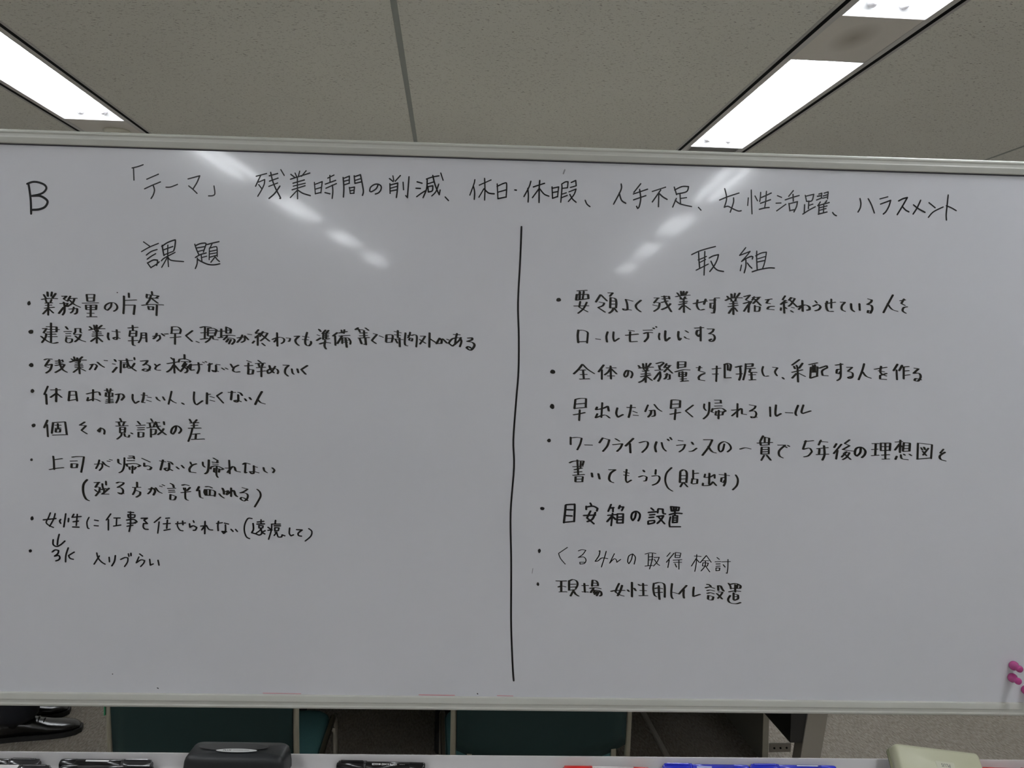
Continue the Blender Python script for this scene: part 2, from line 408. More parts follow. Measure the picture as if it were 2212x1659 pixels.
# ---------------------------------------------------------------- handwriting
STROKES = r'''
#L|letter B at the upper left|R34
@40,340,460
B:105,280 115,340 128,450 132,585;90,275 150,255 210,260 270,285 290,320 265,360 215,385 140,400;140,400 220,400 280,430 303,465 275,515 215,540 145,545
#L|theme line in thin black marker across the top|R31
@40,340,460
「:1180,110 1235,98 1295,77;1195,112 1200,235
テ:1333,227 1453,175;1310,327 1390,290 1475,255;1400,292 1413,340 1400,390 1378,427
ー:1532,310 1580,308 1652,281
マ:1762,224 1883,192 1855,260 1812,330;1768,296 1812,332 1855,374
」:2031,297 2040,375 2020,397 1975,400
@540,360,440
残:68,105 180,75;118,92 62,212;95,168 160,140 155,190 125,255 85,322;95,195 125,235;225,62 245,150 280,240 330,335 325,345;210,100 300,75;212,158 305,125;205,215 300,178;325,212 270,290 208,345;335,33 372,95
業:445,85 490,120;490,70 510,115;540,50 525,110;610,45 560,105;440,137 540,105 650,70;468,180 590,145;470,212 600,180;458,252 598,208;515,125 517,348;515,255 440,335;520,255 575,290 655,315
時:700,172 710,295;700,195 785,163 770,285;710,245 775,225;710,295 770,280;845,125 912,92;868,95 870,170;818,190 930,150;825,235 938,185;895,200 900,270 893,345;815,282 868,295
間:1012,118 1020,230 1015,330;1012,130 1080,103 1078,180;1018,160 1075,145;1018,200 1080,180;1132,100 1140,180;1132,110 1200,88 1222,200 1232,270 1222,312;1140,150 1205,130;1140,182 1212,165;1080,225 1090,292;1080,232 1135,222 1128,290;1088,262 1130,255;1090,292 1130,288
の:1392,195 1370,240 1320,272 1300,265 1310,225 1350,195 1395,192 1425,215 1420,255 1395,285 1362,297
削:1552,100 1562,150;1515,130 1555,162;1633,97 1578,158;1520,185 1522,290;1522,200 1605,178 1600,260 1590,335;1525,235 1595,215;1525,265 1595,252;1663,170 1668,250;1727,110 1718,230 1710,335;1710,338 1692,315
減:1815,165 1868,180;1803,235 1850,237;1810,327 1860,290 1905,262;1925,140 1918,240 1880,337;1915,135 1985,112 2052,100;1985,95 2005,180 2030,250 2055,305 2065,255;1935,185 2000,165;1932,215 1937,275;1932,218 1985,208 1980,262 1937,275;2050,190 2020,270 1975,318;2072,70 2097,147
、:2120,330 2155,368
@960,370,340
休:428,118 415,180 358,335;410,215 425,300 420,395;490,195 655,122;565,100 570,250 565,405;555,245 485,365;560,250 620,305 700,317
日:742,178 752,385;740,212 850,165 875,190 868,365;748,295 865,262;752,385 868,362
・:990,263 1010,266
休:1215,140 1190,220 1118,355;1172,240 1180,340 1176,432;1250,220 1405,170;1340,130 1332,240 1330,438;1330,245 1238,370;1335,240 1400,320 1468,350
暇:1512,220 1520,380;1512,240 1605,220 1590,360;1518,300 1595,285;1520,380 1590,355;1648,185 1652,240 1635,435;1648,180 1700,150 1738,148 1730,230;1660,240 1730,232;1660,320 1712,303;1650,370 1725,340;1782,158 1845,130 1852,200;1770,228 1850,205;1750,290 1850,250 1820,330 1742,425;1762,325 1800,390 1850,435
、:1978,408 2003,462 2045,497
@1290,380,540
人:212,72 210,125 145,250;195,152 215,215 252,242
手:385,70 325,145;320,160 445,118;322,212 430,175;375,120 385,200 372,270 358,288 348,270
不:487,138 605,100;562,125 488,230;545,150 542,272;548,155 580,185 618,208
足:682,100 702,165;685,125 750,95 808,95 790,140 705,160;733,165 737,240;738,200 790,192;700,200 668,275;690,215 735,248 835,272
、:895,278 918,303
@1540,380,300
女:187,203 215,320 212,400 180,500 240,485 330,530 405,560 450,555;105,385 240,330 415,273;328,350 325,430 275,578
性:563,350 553,470;610,225 615,420 622,605;670,320 708,395;760,262 755,340 745,408;770,345 850,310 928,273;852,245 840,400 822,515;757,437 915,380;738,533 820,512 895,503
活:1027,315 1092,343;1005,435 1082,432;1015,557 1160,453;1280,235 1207,325;1150,383 1260,345 1372,313;1275,295 1280,400;1210,440 1225,555;1212,445 1345,410 1330,490 1290,573;1222,552 1310,537
躍:1470,310 1490,400;1475,325 1605,293 1575,395 1490,405;1528,400 1520,520;1530,470 1590,450;1460,460 1455,590;1430,610 1530,545 1630,492;1685,290 1735,275 1725,350;1665,325 1725,315;1650,385 1735,350;1770,275 1835,255 1825,365;1755,320 1825,300;1750,355 1825,335;1710,415 1670,475;1690,460 1685,605;1812,395 1780,440;1690,470 1850,425;1765,445 1760,585;1690,510 1815,478;1690,550 1800,520;1678,610 1815,575
、:1905,583 1930,615 1965,635
@1820,400,280
ハ:297,230 312,310 300,390 263,458;437,232 490,330 542,475
ラ:637,235 770,200;648,323 820,260 790,360 740,450 695,493
ス:955,270 1030,232 1105,212 1020,360 932,503;1020,365 1075,425 1130,455
メ:1332,258 1270,390 1203,493;1210,337 1290,400 1405,463
ン:1475,300 1578,385;1463,550 1550,455 1715,373
ト:1802,168 1783,350 1768,500 1772,595;1770,352 1850,385 1938,435
#L|left column heading of two large characters|R29
@280,500,240
言:278,207 410,300;237,402 400,310 575,238;333,472 430,400 548,360;350,553 430,495 520,443;355,625 425,722;365,625 470,570 555,572 555,620 540,675;425,720 540,650 590,605
果:650,275 665,380 685,480;640,300 750,225 890,172 912,190 900,310 880,380;680,365 860,300;690,465 870,395;762,270 760,460 775,700;632,585 700,525 905,418;760,500 700,610 640,715;765,510 830,575 1075,600
題:1298,255 1330,350 1375,455;1310,285 1400,245 1500,232 1525,250 1470,410;1335,330 1505,300;1360,400 1470,372;1310,520 1400,465 1525,428;1425,460 1440,595;1440,520 1535,492;1350,530 1345,640 1310,738;1355,555 1430,600 1560,655 1680,665 1795,645;1540,262 1640,235 1780,203;1645,240 1605,320;1590,330 1585,560;1590,335 1700,305 1740,325 1745,500;1590,400 1735,370;1590,450 1735,425;1590,515 1735,475;1700,510 1620,612;1700,500 1745,560 1790,598
#L|right column heading of two large characters|R29
@1470,510,240
取:220,370 370,300 530,250 695,208;360,325 365,450 380,630;483,305 478,500 468,775;350,475 440,440 515,405;375,530 500,465;310,680 430,620 552,557;570,437 650,395 755,370 730,470 670,590 583,705;605,500 660,610 740,680 855,705
組:1298,230 1235,310 1175,385 1270,350 1385,305 1310,400 1215,505;1215,505 1300,450 1400,405 1440,415 1430,455;1300,470 1300,600 1268,730;1213,578 1190,688;1330,535 1370,590 1420,640;1517,300 1515,450 1525,660;1495,395 1600,340 1710,320 1690,450 1665,560 1635,640;1530,455 1680,410;1535,515 1680,485;1425,712 1560,670 1750,635 1868,637
#L|first bulleted line of the left column|C
o62.8,655,3.8,4.8
@40,620,360
業:335,100 365,150;385,65 390,125;445,65 435,125;495,85 450,150;308,165 400,152 515,155;360,165 375,210;440,165 425,205;355,215 450,210;360,243 440,240;348,282 475,268;397,205 395,375;390,290 325,358;405,290 465,345
務:578,122 640,120 600,160;600,160 645,185;552,220 655,215 630,260;600,200 612,250 610,330 585,372;600,270 535,352;690,120 650,190;665,155 775,150;745,150 720,210 650,260;680,175 740,230 820,268;672,293 780,285 775,340 745,360;735,265 720,320 690,345
量:905,100 915,190;905,98 1010,98 1000,190;915,145 1000,143;915,190 1000,188;850,215 1060,210;895,240 900,300;895,240 1035,240 1030,298;905,270 1030,268;900,300 1030,300;960,240 958,390;915,348 1000,348;912,395 1038,395
の:1235,210 1225,265 1180,310 1148,285 1160,240 1220,208 1280,215 1312,260 1300,300 1265,322
片:1400,118 1400,250 1393,355;1465,80 1467,140;1415,178 1565,172;1415,240 1545,240 1530,365
寄:1770,60 1775,100;1705,95 1700,135;1705,100 1860,118 1830,145;1700,145 1850,150;1760,110 1740,170 1700,225;1765,150 1850,215;1638,243 1760,232 1922,238;1722,255 1730,295;1730,262 1790,262 1785,305;1730,300 1790,300;1838,240 1832,380
#L|second bulleted line of the left column, the longest one|C
o67.1,716.8,5.5,4.8
@40,695,380
建:410,15 410,255;355,62 480,65 480,125;370,95 510,98;360,130 480,128;375,158 470,155;375,190 485,188;305,88 355,85 315,140 350,150 340,200 295,262;285,183 350,235 430,270 495,260
設:595,62 620,95;575,125 665,122;598,150 655,148;598,180 655,178;605,195 598,245 630,265 670,250 675,215 620,210;715,85 715,130 695,150;715,85 780,85 780,130 795,140;700,160 785,160 760,210 710,252;715,180 770,225 840,250
業:895,62 930,95;950,42 960,90;985,42 980,90;1050,45 1000,85;885,105 960,90 1085,88;960,100 990,130 1000,100;940,130 1035,128;930,155 1040,150;930,180 1060,172;985,100 985,270;975,200 910,248;995,195 1055,250
は:1130,140 1125,190 1140,228;1180,120 1275,130;1235,100 1240,210 1210,222 1190,205 1230,195 1275,210
朝:1380,78 1500,70;1435,45 1440,110;1405,112 1395,185;1405,112 1485,115 1480,180;1405,148 1480,145;1400,185 1480,185;1435,190 1438,285 1465,300;1385,240 1500,235;1545,140 1540,210 1510,265;1545,140 1605,140 1610,255;1550,172 1605,170;1545,205 1600,203
が:1690,185 1775,170 1780,210 1740,245;1740,145 1725,190 1695,215;1800,150 1835,178;1840,155 1880,152
早:1930,65 1925,150;1925,65 2000,65 2040,100 2030,150;1930,105 2015,103;1915,148 2035,148;1970,155 1968,285;1910,200 2040,190
く:2190,112 2105,175 2185,248
@400,695,360
、:150,262 182,275
現:200,78 265,65 340,75;265,75 260,225;210,148 290,142;205,232 300,222;305,85 300,185;305,85 380,90 420,110 395,175;310,118 400,115;310,150 395,148;305,190 400,185;345,190 320,240 270,275;365,190 375,230 435,240
場:435,125 525,125;480,95 478,210;440,212 500,205;545,70 545,150;545,70 605,100 600,150;550,112 600,110;545,152 605,152;500,185 580,178 660,185;560,190 510,240;540,215 640,225 655,260 620,300;575,230 545,270;610,235 580,295
が:690,215 790,200 790,250 745,275;760,175 740,220 690,275;790,185 840,240;835,165 880,172
終:975,105 935,150;935,155 1000,150 930,215;930,200 1000,195;965,200 963,315;920,255 893,285;1035,130 995,185;1030,140 1095,150 1060,205 1000,255;1010,170 1060,210 1120,258;1020,285 1060,318
わ:1220,145 1225,325;1155,235 1250,205 1310,225 1310,265 1275,290;1215,230 1180,270
っ:1345,215 1395,220 1385,255 1368,262
て:1450,195 1515,190 1465,240 1475,285 1510,315
も:1620,140 1595,240 1600,300 1640,320 1670,290 1670,260;1560,195 1640,205;1560,235 1630,240
準:1775,100 1800,130;1755,175 1785,185;1745,250 1800,215;1865,110 1820,160;1835,150 1830,235;1905,115 1875,145;1830,155 1910,150;1870,150 1870,225;1835,180 1900,178;1835,205 1900,200;1830,235 1915,225;1785,295 1860,275 1925,282;1860,245 1850,320 1870,362
備:2020,145 1960,190;1990,185 1995,315;2040,150 2150,130;2075,110 2080,150;2115,105 2105,155;2045,190 2185,180;2085,185 2020,290;2085,215 2085,290;2085,215 2160,215 2195,260 2190,300;2090,245 2190,245;2090,270 2150,270;2130,220 2145,340
@740,695,320
等:235,90 190,118;200,115 300,120;240,110 260,155;340,92 390,130;260,170 365,165;255,210 370,205;320,130 325,240;235,245 400,235;340,240 350,345 320,335;255,250 285,330
で:465,178 515,190 445,270 450,290 500,325;550,210 605,232
時:655,200 650,300;655,195 735,195 750,230 735,300;660,250 740,248;655,310 735,305;775,145 870,165;825,130 825,240;780,195 860,205;770,255 900,268;850,240 855,375;790,265 820,320
間:940,165 930,330 970,360;1010,155 1000,200 975,240;975,205 1020,200;1000,240 1045,250 1035,290 990,275 1005,250;1030,205 1085,195 1110,230 1100,378
外:1165,215 1235,215 1200,270 1155,335;1150,265 1240,322;1300,165 1295,382;1305,255 1390,310
が:1400,330 1450,245 1480,280 1475,325 1410,325;1495,255 1560,320;1560,262 1605,280
あ:1660,190 1750,195;1710,175 1690,250 1680,340;1770,235 1730,290 1640,365 1585,320 1640,255 1740,240 1775,290 1750,375
る:1870,245 1935,240 1930,270 1860,295 1940,310 1970,350 1940,405 1900,425 1850,390 1880,370 1920,395
#L|third bulleted line of the left column|C
o67.8,788.6,5.2,4.2
@40,765,320
残:385,85 430,72 500,75;460,85 400,175;430,165 500,150 490,200 465,245 412,282;395,180 450,200;610,80 620,150 660,230 725,270;555,105 640,100;555,135 650,130;550,170 670,150;690,155 640,220 550,275;655,85 665,115
業:790,70 830,100;830,40 845,100;880,55 870,105;955,40 890,100;765,120 870,92 1010,88;850,120 900,130 920,100;850,150 950,150;845,175 960,172;850,200 960,195;900,100 915,295;900,210 820,272;920,210 1000,250
が:1070,160 1140,150 1175,175 1140,235;1110,150 1085,200 1060,232;1180,120 1230,165 1280,195;1285,95 1325,97
減:1435,80 1455,110;1410,145 1440,150;1470,195 1405,272;1530,105 1525,280;1500,95 1700,95;1615,70 1650,170 1755,250;1565,130 1635,130;1570,150 1630,150 1625,195 1570,200;1575,150 1575,205;1735,135 1690,200 1640,210;1730,50 1735,85
る:1825,105 1930,95 1900,140 1860,165 1900,150 1960,180 1955,225 1910,255 1850,240 1890,220 1965,240
と:2035,148 2060,175;2115,150 2060,185 2040,225 2075,240 2120,240
@340,765,350
稼:185,48 220,80;135,130 290,105;225,60 235,260;225,145 180,210 130,245;235,150 300,225;370,5 372,70;300,75 290,110;300,70 380,65 455,95 440,110;330,100 420,105;380,110 340,170;400,130 315,240;350,165 410,210 400,245 375,255;450,140 400,200;405,165 460,215
げ:460,135 450,215;450,150 610,140;560,115 570,200 545,265;460,220 505,215;620,110 640,118;655,100 672,110
な:690,150 750,130;715,125 705,240;810,140 850,145;800,150 800,230 770,240 750,220 830,235
い:880,190 915,213;930,190 960,205
と:1000,135 1030,185;1110,150 1050,180 1030,225 1065,245 1125,240
辞:1225,90 1280,110;1195,160 1300,155;1245,120 1240,195;1245,195 1240,275;1240,205 1310,215 1300,270 1240,275;1375,85 1415,115;1340,130 1470,122;1380,130 1395,175;1440,130 1425,170;1355,185 1475,178;1365,240 1475,228;1420,185 1420,310
め:1530,155 1545,205 1590,255;1610,165 1560,240 1510,265 1500,225 1560,195 1630,205 1650,240 1640,268
て:1720,150 1795,152 1750,200 1745,260 1785,300
い:1835,200 1845,255 1865,275;1910,200 1925,255
く:2050,155 1965,210 2025,275
#L|fourth bulleted line of the left column|C
o70.1,844.5,4.2,4
@40,830,300
休:470,30 410,165;440,155 450,320;515,90 665,88;605,65 600,280;595,150 510,210;610,145 690,210
日:815,115 800,265;815,112 915,112 935,268;820,175 910,172;800,262 920,240
出:1190,85 1185,265;1085,155 1200,130 1280,125 1300,175;1110,210 1095,265 1210,235 1300,270
勤:1370,98 1500,98;1410,70 1415,120;1470,70 1460,120;1395,135 1390,195;1395,135 1500,140 1495,195;1395,195 1500,195;1445,120 1445,300;1400,245 1500,240;1395,270 1505,268;1390,300 1510,290;1545,165 1650,155 1685,200 1640,255;1600,155 1590,230 1555,300
し:1820,160 1820,240 1860,305 1920,270
た:1960,170 2050,180;2000,135 1990,220 1970,290 2010,293;2060,205 2110,212;2045,255 2110,275
@320,830,300
い:130,205 150,240 190,265;235,200 265,255
人:375,110 355,200 325,320;345,235 395,275 445,298
、:540,298 570,320
し:735,120 728,230 745,300 775,328 870,262
た:940,135 935,315;950,165 990,158;990,195 1050,213;990,255 1055,270
く:1180,130 1095,185 1200,300
な:1280,130 1390,130;1335,110 1320,250;1435,130 1470,140 1500,180;1435,165 1435,260 1400,285 1370,265 1420,255 1480,277
い:1540,230 1565,265;1615,210 1640,245
人:1815,115 1760,210 1705,325;1745,240 1790,290 1860,313
#L|fifth bulleted line of the left column|C
o72.8,919,4.5,4
@50,900,410
個:285,40 245,130;280,90 290,235;350,70 335,195;345,70 490,60 510,210;345,215 515,210;375,100 440,100;405,80 408,140;375,135 440,132;385,145 380,180;385,145 435,145 430,180 380,182
々:720,62 660,100 735,105 680,160 745,200
の:895,140 870,165 890,180 905,130 930,140 950,165 945,205
意:1130,20 1145,55;1085,62 1195,60;1115,65 1125,100;1180,65 1165,100;1085,110 1220,105;1130,125 1130,190;1130,125 1190,125 1185,185;1135,150 1185,150;1130,185 1185,183;1150,190 1140,225 1095,262;1180,195 1190,230 1230,240 1240,215;1260,190 1275,200
識:1335,55 1365,90;1320,105 1420,98;1340,130 1410,128;1335,155 1410,150;1345,180 1345,240;1345,180 1405,185 1400,235 1345,240;1490,25 1510,60;1445,75 1590,68;1475,75 1485,125;1535,75 1520,120;1445,130 1600,110;1490,140 1490,240;1490,145 1550,150 1540,200 1490,210;1545,60 1580,140 1665,210;1640,140 1610,180 1570,210;1640,58 1645,95
の:1785,110 1775,165 1745,205 1725,185 1740,135 1790,105 1835,135 1840,165 1815,195
差:1940,30 1960,65;2025,35 2000,65;1945,75 2045,70;1960,105 2035,100;1990,65 1990,125;1930,135 2070,132;1975,130 1955,210 1925,290;1975,205 2060,198;2015,200 2010,260;1965,265 2110,260
#L|sixth bulleted line of the left column|C
o68.3,993,2.9,3.2
@50,975,300
上:480,75 490,160 495,290;505,132 625,115;420,290 530,270 645,258
司:780,92 860,82 970,85 950,210 925,335;755,155 860,152;775,195 770,260;775,195 865,200 855,255;770,262 860,258
が:1140,205 1260,195 1260,250 1215,305;1215,135 1195,210 1160,275;1265,165 1310,215 1370,245;1345,155 1380,158;1380,130 1415,138
帰:1515,125 1520,180 1560,205;1615,100 1610,230 1580,310 1530,340;1690,75 1760,75 1770,120;1675,108 1760,100;1660,150 1770,148;1645,200 1660,240;1660,200 1790,195 1870,225 1830,245;1690,245 1700,290;1690,250 1800,250 1770,290;1745,230 1740,350
ら:1895,112 2020,168;1930,185 1930,240 1990,230 2045,255 2020,290 1985,288
@330,975,290
な:120,158 210,172;170,140 150,220 128,308;250,165 300,180 330,215;270,190 270,290 230,320 190,290 240,275 325,315
い:390,255 430,290;475,230 515,275
と:620,175 635,215;720,205 650,230 605,290 615,340 705,350
帰:825,175 830,230 860,260;925,140 920,260 900,340 860,370;1000,110 1070,150 1060,190 985,175;985,180 1080,185;990,210 1075,218;955,290 970,255 1060,240 1170,290 1130,300;1015,275 1010,340 1040,350;1020,280 1100,290 1090,345;1055,250 1050,380 1075,430
れ:1260,145 1270,370;1200,275 1290,275 1240,350;1230,350 1310,255 1350,265 1370,320 1440,340
な:1485,215 1530,190 1600,210;1530,190 1520,355 1550,345;1665,235 1665,350 1630,370 1600,335 1670,335 1745,352;1680,250 1720,262
い:1825,265 1840,320 1885,350;1970,270 2005,310 1980,352
#L|bracketed line under the sixth bullet of the left column|C
@160,1030,240
(:265,55 200,130 180,230 195,350 240,440 300,475
残:405,115 510,108;490,110 425,210;440,195 515,210 500,290 430,380;415,255 470,300 530,300;565,135 570,200 600,280 590,330;540,255 640,235;700,225 640,280 560,345;550,345 690,345;635,85 640,165
る:845,125 900,105 990,115 970,150 865,212 920,210 970,250 975,310 930,345 880,315 990,332
方:1255,105 1258,205;1170,212 1325,208;1220,215 1210,280 1170,355;1235,270 1320,300 1310,360 1240,405
が:1490,245 1590,230 1615,290 1580,365;1550,210 1520,290 1470,340;1625,215 1680,290 1750,325;1710,185 1750,195;1760,158 1800,175
言:1920,130 1970,160 1985,210;1865,232 2020,225;1890,268 1995,265;1890,305 2005,300;1920,350 1915,450;1920,350 2030,390 2000,455 1920,455
@380,1030,220
平:135,182 200,170 280,188;170,240 185,290;310,230 240,300;115,345 320,318;205,240 205,440 225,490 265,510
価:505,210 455,305;510,290 525,430 585,462;645,215 720,212 785,240;630,275 620,340 650,400;630,275 760,280 850,320 840,425;665,280 670,400;740,285 735,400;640,400 830,408
さ:1010,245 1040,310 1045,380;940,365 985,420 1048,460
れ:1200,240 1200,430;1085,320 1140,300 1100,380 1220,310;1100,390 1230,300 1265,310 1290,390 1335,430
る:1445,235 1560,265 1480,320 1395,350 1500,350 1560,390 1550,470 1480,525 1400,480 1430,445 1500,470 1560,515
):1765,270 1825,330 1840,420 1780,540 1710,655
#L|seventh bulleted line of the left column, ending in brackets|M
o69.4,1119.6,3.6,4.7
@50,1095,330
女:395,85 365,160 335,225 380,270 440,297;465,95 440,180 385,280;293,187 380,178 475,167
性:545,180 530,205 545,238;618,98 605,190 590,290;660,165 655,215;735,105 710,150;715,150 840,138;785,105 770,270;725,215 800,205;718,290 810,293
に:955,150 925,220 935,300 955,312;1035,190 1088,200;1030,270 1088,275
仕:1270,100 1205,190;1235,180 1235,335;1315,160 1405,160;1355,165 1350,270;1310,278 1415,262
事:1520,75 1600,80;1520,110 1525,150;1520,110 1620,115 1610,150 1530,155;1500,190 1600,180 1650,215 1600,235;1510,235 1630,235;1505,280 1590,265;1555,70 1555,250 1535,355
を:1710,165 1800,162 1750,190 1770,210 1800,240 1745,240 1740,290 1765,320 1810,325
任:1990,150 1900,225;1970,215 1950,380;2065,165 2120,160;2030,245 2130,238;2090,190 2080,310;2040,340 2130,322
@370,1100,330
せ:65,210 205,198;165,170 170,225;95,180 90,240 125,300 170,312
ら:320,165 330,190;265,210 270,260 320,240 370,265 350,300 320,305
れ:490,175 485,355;425,245 480,240 440,300;440,300 510,235 545,290 600,300
な:655,205 740,195;685,175 675,240 680,310;770,200 830,215;785,225 785,320 760,350 735,320 800,325
い:865,290 895,320;930,290 958,322
(:1170,135 1110,135 1065,220 1060,320 1090,400 1135,425
遠:1185,205 1190,290 1165,340 1220,355 1270,375;1245,185 1340,175;1300,150 1300,215;1240,215 1350,212;1270,235 1270,265;1265,235 1330,240 1325,270 1270,272;1300,280 1280,310 1230,345;1300,280 1310,350 1275,375;1360,310 1310,335 1355,358
慮:1400,260 1440,290;1510,160 1505,210;1450,215 1580,215;1455,215 1450,300 1410,435;1400,305 1460,300;1490,240 1580,240;1500,265 1500,310;1500,265 1560,270 1550,310 1500,310;1500,330 1530,330 1490,380;1530,345 1550,400 1600,400 1605,370 1645,385
し:1715,270 1710,350 1735,385 1770,370
て:1815,295 1895,300 1840,345 1845,380 1885,390
):1990,280 2035,320 2020,390 1940,460
#L|short last line of the left column below a small arrow|M
o65.6,1190,3.6,3.3
@50,1150,320
↓:540,28 520,110 512,185;450,108 450,180 500,210 560,185 625,128
3:435,293 480,262 530,270 520,315 470,355 530,345 550,380 530,410 490,425
K:675,230 640,340 635,440;765,293 680,345 700,385 750,402
入:1140,350 1060,475;1100,305 1120,380 1170,440 1225,475
り:1285,370 1290,440;1378,345 1365,430 1325,500
づ:1455,405 1520,375 1565,380 1560,440 1515,510;1572,318 1580,358;1610,310 1612,348
ら:1740,320 1785,355;1730,365 1690,455 1760,410 1815,420 1800,460 1755,510
い:1890,400 1900,490 1945,470;2015,415 2030,490
#L|first bulleted line of the right column|C
o1206.7,647.6,5.2,4.5
@1190,615,370
要:340,80 465,72;335,125 325,200;335,125 480,125 485,180 325,200;375,90 370,190;425,85 410,185;380,215 365,290 475,350;465,225 420,310 350,370;300,275 485,272
領:640,130 580,225;645,130 725,210;625,225 690,235 670,270 610,295;610,295 700,355;740,105 800,105 760,150;770,165 765,300;770,165 830,180 845,230 840,300;775,210 835,212;775,250 840,250;765,300 840,298;810,300 790,340 750,368;820,305 855,352
よ:970,190 1055,212;965,190 985,250 990,325 945,330 930,310 1035,328
く:1165,200 1100,260 1110,310 1160,350
残:1335,170 1400,172;1385,170 1330,235;1340,225 1405,235 1390,300 1330,345;1320,262 1380,275;1465,145 1480,220 1555,350;1430,155 1500,150;1435,185 1510,178;1425,230 1510,210;1545,245 1500,290 1430,322;1525,150 1530,185
業:1630,105 1665,150;1680,85 1685,135;1715,85 1710,135;1760,90 1730,135;1610,155 1700,140 1795,135;1670,160 1690,190;1735,155 1720,185;1670,185 1750,180;1665,225 1760,215;1650,260 1755,235;1715,180 1718,360;1700,270 1655,322;1730,270 1800,322
せ:1840,245 2015,210;1895,195 1885,270 1920,325 1980,318;2000,185 1975,255
ず:2050,200 2130,195;2115,180 2115,300 2105,365 2075,365;2110,240 2060,240 2060,300 2100,310 2110,260;2120,172 2175,170
@1540,615,440
業:155,125 175,155;200,100 205,145;240,92 230,145;292,90 255,140;135,172 200,145 315,142;195,155 205,180;250,150 240,180;195,180 260,178;180,208 265,200;165,240 270,222;220,180 222,325;210,255 170,312;235,250 265,290
務:335,130 405,112 355,165 390,180;330,205 420,180 395,215;395,190 385,300;385,215 335,290;450,130 425,170;430,140 515,135;500,140 435,205;450,155 520,225;455,225 455,290;455,235 510,240 500,285 450,290
を:570,165 640,155;605,160 580,200 620,205;665,235 610,240 590,265 660,272
終:785,120 755,165 800,175;740,210 805,190;790,170 735,215;770,200 775,310;740,250 735,280;780,245 800,260;850,140 825,170;845,140 890,150 850,210 820,235;840,170 915,242;855,245 880,252;845,282 870,298
わ:970,170 975,290;925,240 1000,220 1045,240 1050,270 1020,278;965,230 930,270
ら:1110,175 1130,200;1085,235 1140,215 1170,240 1150,270 1110,283
せ:1220,205 1330,190;1285,155 1285,255;1240,180 1230,230 1250,285 1305,290
て:1385,190 1435,190 1400,230 1400,270 1435,290
い:1500,205 1505,265 1535,292;1590,205 1595,280
る:1685,155 1725,165 1715,190 1675,215 1720,225 1730,265 1710,310 1680,305 1685,280 1725,290
人:1955,110 1895,220 1850,305;1895,205 1940,265 2005,290
を:2030,175 2090,165;2075,155 2045,205 2085,225;2110,240 2070,250 2060,285 2095,310
#L|continuation line under the first bullet of the right column|C
@1230,695,330
ロ:130,120 120,200 128,305;130,125 200,125 260,150 265,200 255,310;125,290 260,285
ー:385,248 445,255
ル:555,145 535,215 545,295;640,145 635,230 650,285 720,240
モ:860,125 935,135;880,145 875,240 880,290 980,285;815,197 995,178
デ:1070,125 1200,120;1075,172 1130,155 1200,158;1135,160 1135,230 1085,290;1215,90 1225,102;1255,70 1260,82
ル:1305,165 1295,215 1305,262;1390,130 1385,220 1395,280 1455,230
に:1580,140 1575,210 1590,268 1615,240;1680,130 1720,155;1665,218 1690,240 1730,250
す:1815,92 1940,85;1900,72 1900,280;1890,125 1850,130 1840,180 1870,215 1895,180
る:2000,105 2090,105 2070,145 2020,175 2080,185 2105,230 2085,275 2040,285 2025,265 2060,250
#L|second bulleted line of the right column|C
o1193.9,802.9,5.6,4.6
@1170,770,360
全:540,105 490,170 425,232;545,105 610,170 700,228;510,182 580,180;550,185 560,295;515,240 600,238;508,300 632,296
体:825,112 755,205;800,175 798,305;860,152 985,150;915,125 920,300;910,165 880,210 835,245;925,165 995,232;875,258 965,258
の:1150,190 1140,250 1110,275 1095,240 1130,185 1190,200 1205,240 1185,285
業:1285,120 1310,155;1345,95 1355,165;1390,90 1385,165;1450,90 1400,150;1290,155 1380,145 1480,142;1350,170 1385,190 1410,160;1340,195 1420,188;1320,235 1440,225;1315,270 1445,245;1385,180 1380,345;1375,280 1340,320 1290,345;1395,265 1465,318
務:1520,95 1600,75 1620,90 1560,140;1555,120 1570,170;1505,185 1610,178;1570,200 1575,270 1545,330;1560,215 1490,305;1660,95 1625,150;1640,120 1715,118;1700,125 1625,205;1650,140 1735,222;1640,240 1700,240 1700,300 1670,305;1665,225 1650,280 1625,300
量:1810,75 1808,160;1810,70 1910,70 1905,140;1815,110 1905,108;1810,150 1905,140;1770,205 1880,178 1965,180;1825,215 1825,270;1825,210 1920,210 1915,255;1830,240 1915,235;1830,270 1915,262;1870,200 1870,325;1840,300 1920,295;1845,332 1945,322
を:2055,148 2125,148;2100,130 2085,190 2165,212;2165,225 2115,245 2085,275 2090,310 2160,320
@1520,770,490
把:85,122 165,115;128,92 122,245;88,172 140,170;205,75 205,208;200,80 240,68 265,85 255,140;235,80 235,135;205,210 265,207
握:310,105 370,92;355,95 360,180 345,232;320,172 375,168;410,70 405,150 385,230;410,75 480,70 475,95;410,100 470,98;425,120 500,115;455,125 445,155 515,155;440,180 505,178;465,160 468,225;445,230 505,227
し:580,97 570,140 590,190 632,190
て:675,105 720,110 695,150 715,188
、:768,205 782,220
采:935,30 860,85;880,95 890,120;905,85 915,110;965,65 930,115;860,155 965,130;915,110 920,250;905,165 862,212;930,165 990,195
配:1025,80 1110,62;1045,105 1038,212;1045,105 1110,100 1105,190;1065,85 1065,155;1085,80 1085,155;1045,155 1105,150;1038,212 1110,190;1125,115 1200,90 1205,110 1155,140 1160,185 1210,188
す:1285,85 1355,75;1335,68 1335,200 1300,235;1325,125 1300,130 1295,165 1320,170 1330,150
る:1395,105 1450,105 1405,145 1450,160 1450,200 1420,215 1405,205 1440,195
人:1565,70 1545,140 1510,228;1550,150 1580,190 1630,212
を:1665,125 1785,105;1730,95 1725,160 1780,190;1705,140 1760,150;1785,165 1720,185 1720,220 1780,225
